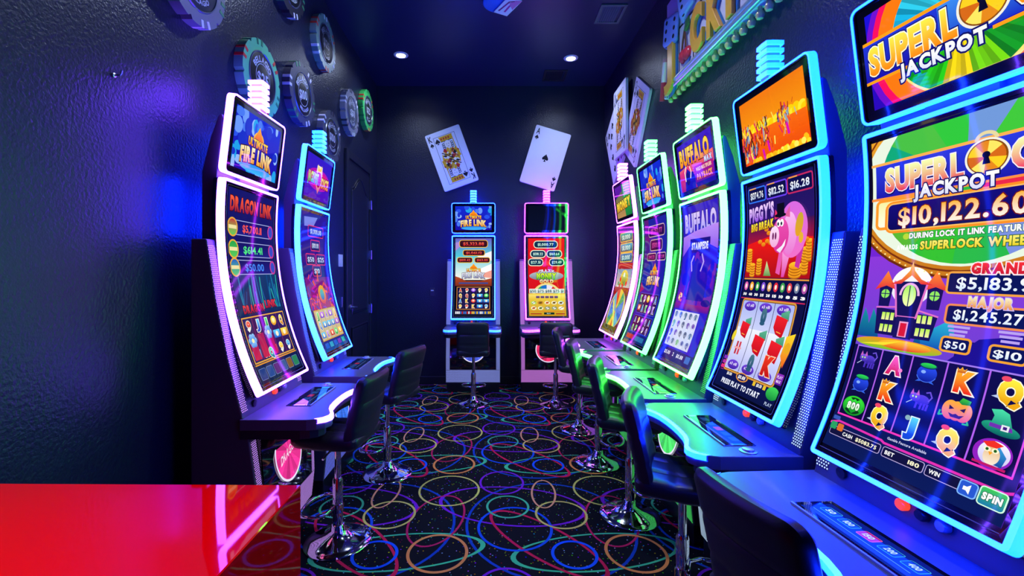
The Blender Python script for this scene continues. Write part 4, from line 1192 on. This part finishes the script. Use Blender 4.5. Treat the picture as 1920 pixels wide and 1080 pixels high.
def fire_link_logo(A, cx, cy, s, mono=False):
    A.ell(cx, cy - .10 * s, .14 * s, .13 * s, '#ffd020', '#f06010', 180, 360); A.poly([(cx - .12 * s, cy - .12 * s), (cx, cy - .30 * s), (cx + .12 * s, cy - .12 * s)], '#ffb018', '#f06808')
    A.text('ULTIMATE', cx, cy - .07 * s, .10 * s, '#ffe040', '#f07810', w=.50 * s, out='#5a1008', ow=.06, bold=.05)
    A.text('FIRE LINK', cx, cy + .10 * s, .19 * s, '#fff4c0' if not mono else '#f0f0f8', '#f0a020' if not mono else '#9098c0', w=.82 * s, out='#40100a', ow=.05, bold=.06, arc=.04 * s)
def fire_link_top(seed=1):
    A = Art(1, TH); sky(A, '#1028d0', '#1a0ca8'); rnd = random.Random(seed)
    for k in range(46):
        x, y = rnd.uniform(0, 1), rnd.uniform(0, TH)
        if .18 < x < .82 and .2 < y < .55: continue
        A.ell(x, y, rnd.uniform(.03, .09), rnd.uniform(.03, .1), rnd.choice(['#2850e8', '#4878f0', '#6a98f8', '#90b8ff', '#1a30c8', '#20a0e8']))
    A.ell(.5, .60, .34, .05, '#2a8af0', '#40b8f8')
    fire_link_logo(A, .5, .36, .86); return A
def symbols_grid(A, x0, y0, x1, y1, cols, rows, seed, bg='#141040', frame='#e09030', gl='AKQJ9', line='#503080'):
    rnd = random.Random(seed)
    A.rect(x0 - .014, y0 - .014, x1 + .014, y1 + .014, frame); A.rect(x0, y0, x1, y1, bg)
    cw, rh = (x1 - x0) / cols, (y1 - y0) / rows; h = min(cw, rh)
    for i in range(1, cols): A.line([(x0 + i * cw, y0), (x0 + i * cw, y1)], .006, line)
    for i in range(cols):
        for j in range(rows):
            x, y = x0 + (i + .5) * cw, y0 + (j + .5) * rh; r = rnd.random()
            c = rnd.choice([('#ffe850', '#e89010'), ('#60f080', '#109838'), ('#c880ff', '#6820c8'), ('#ff6a50', '#c01018'), ('#60d0ff', '#1450c8')])
            if r < .6: A.text(rnd.choice(list(gl)), x, y, h * .62, *c, w=h * .5, out='#f8f4e8', ow=.05, bold=.06)
            elif r < .8: A.ell(x, y, h * .4, h * .36, *c); A.ell(x, y, h * .22, h * .2, '#fff8e0', c[0])
            else: A.rrect(x - cw * .42, y - h * .3, x + cw * .42, y + h * .3, .008, *c); A.ell(x, y, h * .2, h * .2, '#fff0d0')
def fire_link_main_day():
    A = Art(1, MH); A.rect(0, 0, 1, .5, '#6858c8', '#50c8d8'); A.rect(0, .5, 1, 1.15, '#58d0e0', '#f8f4e8')
    A.poly([(0, .35), (0, .12), (.3, .05)], '#a888d8'); A.poly([(.6, .5), (1, .35), (1, .62)], '#f0f4f8'); A.poly([(.45, .95), (1, .7), (1, 1.02)], '#ffffff'); A.poly([(.55, 1.05), (1, .88), (1, 1.1)], '#f0a090')
    A.poly([(0, 1.05), (.1, 1.08), (.3, 1.18), (.7, 1.18), (1, 1.10), (1, 1.32), (0, 1.32)], '#b84a20', '#782a18'); A.rect(.1, 1.22, .9, 1.26, '#384890')
    for x0, x1, y, t, h in ((.12, .88, .15, '$5,323.88', .12), (.22, .80, .40, '$1,061.12', .09), (.06, .46, .60, '$109.42', .085), (.54, .94, .60, '$163.05', .085)):
        A.rrect(x0, y - h * .75, x1, y + h * .75, h * .5, '#401020', '#280818', out='#f0b838', ow=.018); A.text(t, (x0 + x1) / 2, y, h * .72, '#ff7050', '#d81828', w=(x1 - x0) * .76, bold=.024)
    fire_link_logo(A, .5, .93, .78, True)
    symbols_grid(A, .06, 1.36, .94, 1.96, 5, 4, 8, gl='QAK9J')
    A.rect(0, 1.99, 1, MH, '#281840', '#101828'); rnd = random.Random(2)
    for k in range(22): A.rrect(.02 + k * .044, 2.03, .052 + k * .044, 2.10, .006, rnd.choice(['#e8e8f0', '#c02020', '#4070d0', '#f0c040']))
    return A
def money_top():     # switched-off looking dark glass that mirrors the room
    A = Art(1, TH); A.rect(0, 0, 1, TH, '#04081c', '#060c28'); return A
def money_main():
    A = Art(1, MH); sky(A, '#e81418', '#c80c14')
    for x0, x1, y, t in ((.17, .80, .17, '$1,000.77'), (.08, .47, .43, '$138.22'), (.53, .92, .43, '$160.64'), (.02, .40, .66, '$27.51'), (.60, .98, .66, '$29.49')):
        h = .085; A.rrect(x0, y - h, x1, y + h, .075, '#0c3858', '#082440', out='#e8f0d0', ow=.022); A.text(t, (x0 + x1) / 2, y, .075, '#e8fff0', '#a0e0d0', w=(x1 - x0) * .7, bold=.024)
    A.poly([(.5, .56), (.54, .64), (.6, .62), (.57, .70), (.62, .76), (.5, .74), (.40, .77), (.43, .69), (.40, .62), (.46, .64)], '#ff3a10')
    A.text('CRAZY', .5, .90, .09, '#f8f0ff', '#d0c8e8', w=.44, out='#5a0808', ow=.06, bold=.06, arc=.03)
    A.ell(.5, 1.04, .47, .13, '#b8c0c8', '#707888'); A.text('MONEY', .5, 1.04, .15, '#e8ff40', '#50c020', w=.54, out='#104010', ow=.06, bold=.07); A.text('GOLD', .5, 1.19, .10, '#fff4d0', '#e8a830', w=.38, out='#5a1808', ow=.06, bold=.07)
    A.ell(.5, 1.62, .40, .38, '#f0e090', '#e0b840', 180, 360); wheel(A, .5, 1.62, .33, ['#1a70c8', '#e8e0f0', '#d01820', '#18a060'], 12, 0, 1)
    A.ell(.5, 1.50, .08, .08, '#d01018'); A.rect(0, 1.56, 1, 1.58, '#e8d890')
    A.rect(.02, 1.40, .98, 1.52, '#f0f4e8', '#c8e0d8'); A.text('$50 $75 $88 $75 $1', .5, 1.46, .075, '#186078', '#102040', w=.92, bold=.024)
    A.rect(0, 1.53, 1, MH, '#f0d048', '#c89818'); A.rect(0, 1.56, 1, 1.70, '#f8e070', '#e8c030'); [A.rrect(.2 + k * .125, 1.60, .30 + k * .125, 1.66, .012, '#7a5090', '#40305a') for k in range(5)]
    rnd = random.Random(4)
    for i in range(5):
        for j in range(2):
            x, y = .13 + i * .185, 1.79 + j * .15
            A.ell(x, y, .075, .05, rnd.choice(['#f8f0c8', '#a8d860', '#d8e8f8', '#c88828', '#90a070'])); A.ell(x, y, .04, .028, rnd.choice(['#508030', '#7a5818', '#ffffff', '#e06030'])); A.line([(x - .04, y + .02), (x + .05, y - .03)], .014, '#604818')
    A.line([(.02, 2.03), (.98, 2.03)], .012, '#e86818'); A.rrect(.40, 2.06, .68, 2.12, .01, '#103028'); A.text('PLAY', .53, 2.09, .03, '#e0ffe8', w=.1); A.line([(.05, 2.1), (.33, 2.1)], .03, '#a83018'); A.line([(.73, 2.1), (.95, 2.1)], .03, '#a83018')
    return A
def dragon_main():
    A = Art(1, MH); sky(A, '#14146a', '#101048'); A.rect(0, .9, 1, 1.4, '#10386a', '#0c2858'); rnd = random.Random(9)
    A.text('DRAGON LINK', .5, .16, .15, '#ff5a38', '#a01838', w=.92, out='#380a20', ow=.05, bold=.06)
    for k, (y, t, c) in enumerate(((.42, '$5,700.11', '#ff5848'), (.66, '$614.41', '#50e880'), (.86, '$50.00', '#4088f8'))):
        A.rrect(.10, y - .075, .92, y + .075, .02, '#141060', '#1c1c80', out='#a8b0e8', ow=.008); A.text(t, .5, y, .085, c, w=.42, bold=.024)
        A.ell(.09, y, .10, .105, '#e8a838'); A.ell(.09, y, .082, .088, ['#c02838', '#20a048', '#2858c0'][k], '#58c858'); A.rect(.015, y - .02, .165, y + .02, '#f0e0a0')
        A.ell(.93, y, .07, .085, '#c83890'); A.ell(.93, y, .05, .065, '#3848c0')
    for k in range(24): x = rnd.uniform(0, 1); A.line([(x, 1.35), (x + rnd.uniform(-.08, .08), rnd.uniform(.95, 1.15))], .02, rnd.choice(['#1878a0', '#10609a', '#28a898', '#0c4888']))
    A.text('DRAGON', .32, 1.33, .085, '#e83848', '#a01838', w=.44, out='#300818', ow=.05, bold=.06); A.text('LINK', .72, 1.30, .085, '#e83848', '#a01838', w=.28, out='#300818', ow=.05, bold=.06)
    symbols_grid(A, .03, 1.43, .97, 1.92, 5, 3, 21, '#301858', '#e8a838', 'QJ9A', '#a02868')
    for i in (0, 1, 2): A.rect(.05 + i * .188, 1.62, .19 + i * .188, 1.90, '#a01858', '#c81848')
    for x, y in ((.12, 1.68), (.49, 1.63)):
        for k in range(6): A.ell(x + .05 * math.cos(k * 1.047), y + .05 * math.sin(k * 1.047), .034, .034, '#90c8f8', '#4088e0')
        A.ell(x, y, .025, .025, '#f8f0b0')
    A.text('Q', .42, 1.86, .1, '#60e8a0', '#1890a0', w=.1, out='#f0fff8', ow=.05, bold=.07)
    A.rect(0, 1.96, 1, MH, '#101c50', '#0c2048'); A.line([(0, 1.95), (1, 1.95)], .014, '#e89828')
    for k in range(6): A.rrect(.03 + k * .16, 2.0, .16 + k * .16, 2.12, .012, ['#203a80', '#284890', '#5a2878', '#2a5888', '#805828', '#288058'][k], out='#7088c0', ow=.005)
    return A
def joker_top():
    A = Art(1, TH); sky(A, '#3018c8', '#5008b8'); A.ell(.5, .34, .46, .17, '#b010b0'); A.ell(.5, .34, .40, .13, '#e01878')
    A.poly([(.40, .12), (.60, .12), (.64, .36), (.5, .56), (.36, .36)], '#f8e8e0', '#e04878'); A.ell(.5, .33, .09, .13, '#e82050', '#a81060'); A.poly([(.42, .10), (.5, .18), (.58, .10), (.56, .22), (.44, .22)], '#f8d040')
    A.text('JACKPOT', .28, .33, .15, '#f0ff90', '#48c878', w=.40, out='#7a0848', ow=.07, bold=.06); A.text('DICE', .77, .36, .15, '#f8e070', '#f07838', w=.30, out='#7a0848', ow=.07, bold=.06)
    return A
def fiesta_main():
    A = Art(1, MH); sky(A, '#2a1890', '#1c1070'); rnd = random.Random(14)
    A.poly([(.08, .08), (.6, .05), (.45, .2), (.1, .22)], '#7a80e0')
    for x0, x1, y, t in ((.25, .85, .28, '$1,000.00'), (.35, .70, .50, '$100.00'), (.14, .48, .72, '$50'), (.54, .9, .72, '$25'), (.36, .66, .90, '$10')):
        A.rrect(x0, y - .075, x1, y + .075, .015, '#2c2a88', '#201860', out='#e03078', ow=.014); A.text(t, (x0 + x1) / 2, y, .075, '#e0ecff', '#a8c0f0', w=(x1 - x0) * .75, bold=.024)
    A.rect(0, 1.0, 1, 1.5, '#6a1888', '#a01870')
    for k in range(60):
        x, y = rnd.uniform(0, 1), rnd.uniform(1.0, 1.5); a = rnd.uniform(0, 6.3); L = rnd.uniform(.05, .16)
        A.line([(x, y), (x + L * math.cos(a), y + L * math.sin(a))], rnd.uniform(.015, .04), rnd.choice(['#e0207a', '#ff5060', '#8030c8', '#4030c0', '#e86030', '#c018a0']))
    A.ell(.55, 1.28, .15, .15, '#e8b030', '#d02858'); A.ell(.55, 1.28, .08, .09, '#60c8b0', '#3058c0')
    symbols_grid(A, .05, 1.52, .95, 1.98, 5, 3, 33, '#c8b890', '#d0a040', 'KQJA', '#604828'); A.rect(0, 2.0, 1, MH, '#14288a', '#0c50a0')
    for k in range(5): A.rrect(.06 + k * .18, 2.03, .2 + k * .18, 2.11, .01, ['#2060d0', '#30a0c8', '#2060d0', '#7838c0', '#20b0b0'][k])
    return A
def luck_top():
    A = Art(1, TH); sky(A, '#5a18a0', '#2a1060'); A.poly([(.5, 0), (1, 0), (1, TH), (.6, TH)], '#30b858', '#18803a'); A.poly([(0, .25), (.5, .12), (.6, TH), (0, TH)], '#506a48', '#b88a50'); A.line([(.6, 0), (.62, .25)], .03, '#c8b8f0')
    A.text('MONEY', .5, .40, .17, '#fff050', '#e8a818', w=.92, out='#5a3008', ow=.07, bold=.07, rise=.06); return A
def cash_main():
    A = Art(1, MH); sky(A, '#502878', '#6a2030'); rnd = random.Random(17)
    for y, c in ((.2, '#58b0a0'), (.42, '#60a8c8'), (.62, '#4878b0')):
        A.rrect(.1, y - .08, .92, y + .08, .04, c, '#305860', out='#e8b848', ow=.022); A.text('$1,000', .5, y, .09, '#f4ffe8', '#b8e0d8', w=.55, bold=.024)
    A.rect(0, .74, 1, .86, '#d02818', '#a01010'); A.rect(0, .86, 1, 1.25, '#8090b0', '#c8c0b0'); A.ell(.55, 1.05, .26, .17, '#f0d040', '#b89018'); A.ell(.55, 1.05, .16, .11, '#c8e070', '#708820')
    for k in range(10): A.ell(rnd.uniform(.1, .9), rnd.uniform(.86, 1.3), .05, .05, rnd.choice(['#f0f0f0', '#e03020', '#40a060']))
    A.rect(0, 1.24, 1, 1.4, '#b02018', '#801010')
    A.ell(.5, 1.72, .52, .42, '#e8d880', '#b8a048'); wheel(A, .5, 1.72, .44, ['#3058c8', '#50b0c8', '#d84828', '#e8c040', '#40a060', '#3878d0'], 12, 0, 1)
    A.line([(.2, 1.55), (.75, 2.1)], .08, '#d8e060'); A.rect(0, 2.06, 1, MH, '#404818', '#282c10')
    return A
def fire_link_main_night():
    A = Art(1, MH); sky(A, '#1a209a', '#1418a8'); A.poly([(0, 0), (.2, 0), (.25, .8), (0, .9)], '#5a1878', '#301090')
    for x0, x1, y, t in ((.2, .92, .22, '$5,252.77'), (.28, .82, .46, '$500.00'), (.16, .56, .66, '$41.22'), (.62, .98, .66, '$52.18')):
        h = .085 if y < .6 else .055; A.rrect(x0, y - h, x1, y + h, h * .6, '#3a0c58', '#240840', out='#d0b0b0', ow=.014); A.text(t, (x0 + x1) / 2, y, h, '#e858a8', '#a02890', w=(x1 - x0) * .7, bold=.024)
    fire_link_logo(A, .56, .98, .72); A.poly([(0, 1.1), (.2, 1.22), (0, 1.3)], '#a01868')
    symbols_grid(A, .1, 1.30, .95, 1.64, 5, 2, 41, '#241048', '#3848c0', 'AKQJ9', '#6030a0'); symbols_grid(A, .1, 1.70, .95, 1.98, 5, 2, 44, '#3a1048', '#3048c8', 'AKQJ9', '#6030a0')
    A.rect(0, 2.01, 1, MH, '#102078', '#0c3070'); A.rrect(.05, 2.04, .4, 2.12, .01, '#c03028'); A.rrect(.5, 2.04, .9, 2.12, .01, '#2870a8'); return A
def bison_top():
    A = Art(1, TH); sky(A, '#3818c0', '#2010a8'); A.poly([(0, .36), (.4, .30), (1, .26), (1, .42), (0, .6)], '#f06858', '#c01890'); A.poly([(0, .40), (.3, .34), (.5, TH), (0, TH)], '#e83878', '#a01088')
    A.rect(.45, .38, .98, .60, '#b81878', '#6010a8')
    A.text('BUFFALO', .48, .19, .22, '#ffe040', '#f08808', w=.86, out='#601008', ow=.04, bold=.06); A.text('MAX', .86, .345, .07, '#f0f4ff', '#a8c0f0', w=.2, out='#202060', ow=.06, bold=.06)
    A.poly([(.14, TH), (.17, .47), (.25, .36), (.33, .42), (.42, .43), (.47, .52), (.46, TH)], '#1c18a8', '#1410c0')
    A.line([(.18, .52), (.17, .40), (.22, .33)], .026, '#f8f0e0'); A.line([(.33, .50), (.36, .42), (.33, .35)], .022, '#f8f0e0'); A.ell(.25, .50, .06, .09, '#14127a')
    A.text('WILD MULTIPLIER', .72, .43, .045, '#f8d0b0', w=.42, bold=.05); A.text('PAYBACK', .73, .53, .075, '#ffb070', '#f87850', w=.42, out='#700838', ow=.05, bold=.06); return A
def bison_main():
    A = Art(1, MH); sky(A, '#3018c0', '#2418d0'); A.rect(0, .95, 1, 1.4, '#2018c8', '#8018a0'); rnd = random.Random(23)
    A.text('BUFFALO', .5, .23, .24, '#d8c8f8', '#a898f0', w=.90, out='#38208a', ow=.04, bold=.06); A.poly([(0, .42), (.35, .36), (1, .30), (1, .62), (.6, .5), (.2, .56), (0, .7)], '#b888f0', '#8048e0')
    A.rect(.22, .46, .80, .66, '#1c1078', '#281498'); A.text('STAMPEDE', .51, .56, .09, '#f0f0ff', '#c8c8f8', w=.48, bold=.06)
    for k in range(26):
        x, y = rnd.uniform(.0, .95), rnd.uniform(.7, 1.35); A.ell(x, y, rnd.uniform(.04, .13), rnd.uniform(.04, .12), rnd.choice(['#2010b8', '#1810d8', '#4818c0', '#6a18b8', '#1c0c90']))
    A.poly([(.30, 1.3), (.34, .86), (.46, .72), (.60, .80), (.74, .84), (.82, 1.0), (.80, 1.3)], '#1408c8', '#1c10a0')
    A.line([(.34, .9), (.30, .78), (.36, .7)], .03, '#b8a0f8'); A.line([(.60, .9), (.66, .78), (.60, .68)], .03, '#b8a0f8')
    for k in range(9): A.ell(.12 + rnd.uniform(-.05, .05), 1.27 + rnd.uniform(-.05, .05), .02, .02, rnd.choice(['#f8a060', '#f86878', '#ffd0a0']))
    A.rect(0, 1.36, 1, 1.44, '#901888', '#5010a0')
    A.rect(.05, 1.46, .80, 1.97, '#d8dcf8', '#c8d0f0'); 
    for i in range(5):
        for j in range(4):
            x, y = .125 + i * .15, 1.525 + j * .127; c = rnd.choice(['#3040a0', '#208878', '#6038b0', '#285890', '#1c2468', '#58a860'])
            A.ell(x, y, .055, .05, c, '#e8ecff'); A.text(rnd.choice('AKQJ9'), x, y, .06, c, w=.05, bold=.06)
    A.rect(0, 2.0, 1, MH, '#1a1080', '#141070'); A.text('$5.00   2   $0.88', .45, 2.06, .05, '#e8e8ff', w=.6); A.rrect(.82, 2.02, .95, 2.11, .012, '#3868c8'); return A

# ------------------------------------------------------------------ place the machines
GRm, GLm, GBm = 'slot machines along the right wall', 'slot machines along the left wall', 'slot machines at the back wall'
BLUE, CYAN, GREEN, TEAL, PINK, VIOLET, MAG = (.0005, .0155, 1), (.0006, .024, 1), (.030, 1, .033), (.028, 1, .055), (.38, .042, 1), (.13, .035, 1), (.42, .012, 1)
def right_machine(d, *a, **k): return slot_machine(wall_right_root('slot_machine', d), *a, **k)
def left_machine(d, *a, **k): return slot_machine(wall_left_root('slot_machine', d), *a, back=BLUE, **k)
def back_machine(x, *a, **k): return slot_machine(empty('slot_machine', (x, DB, 0)), *a, **k)
near_machine = right_machine(1.335, BLUE, 52.0, (.02, .1, 1), superlock_top(), superlock_main(), 'nearest slot machine with blue light frame, padlock jackpot title and haunted house screen', GRm, panel_art=superlock_panel(), strip=(.45, .60, 1), sw=.528)
near_machine.location.x -= .022; near_machine.rotation_euler.z += R_(3)
right_machine(2.17, BLUE, 52.0, (.02, .2, 1), buffalo_stampede_top(), piggy_main(), 'slot machine with blue light frame showing a pink pig and an orange topper screen', GRm, strip=(.55, .75, 1))
right_machine(2.98, GREEN, 24.0, (.1, 1, .2), bison_top(), bison_main(), 'slot machine with pale green light frame and a purple bison screen', GRm, strip=(.06, .75, .12))
right_machine(3.79, TEAL, 20.0, (.1, .8, .5), fire_link_top(3), fire_link_main_night(), 'slot machine with pale green light frame and a blue topper with golden fire title', GRm, strip=(.06, .70, .12))
right_machine(4.60, PINK, 21.0, (.9, .1, .6), luck_top(), cash_main(), 'slot machine with pink light frame, farthest along the right wall', GRm, strip=(.45, .12, .95), back=(.2, .01, 1))
left_machine(2.615, VIOLET, 36.0, (1, .04, .35), fire_link_top(1), dragon_main(), 'nearest left slot machine with white-violet light frame and blue fire title topper', GLm, strip=(.62, .30, 1), word='DRAGON')
left_machine(3.54, CYAN, 46.0, (.05, .2, 1), joker_top(), fiesta_main(), 'second left slot machine with cyan light frame, beside the door', GLm, strip=(.16, .20, 1))
back_machine(-.232, BLUE, 44.0, (.10, .16, 1), fire_link_top(6), fire_link_main_day(), 'blue-lit slot machine on the back wall under the king card', GBm, strip=(.30, .36, 1))
back_machine(.752, MAG, 20.0, (1, .03, .16), money_top(), money_main(), 'magenta-lit slot machine with red screen on the back wall under the ace card', GBm, strip=(.80, .26, 1))
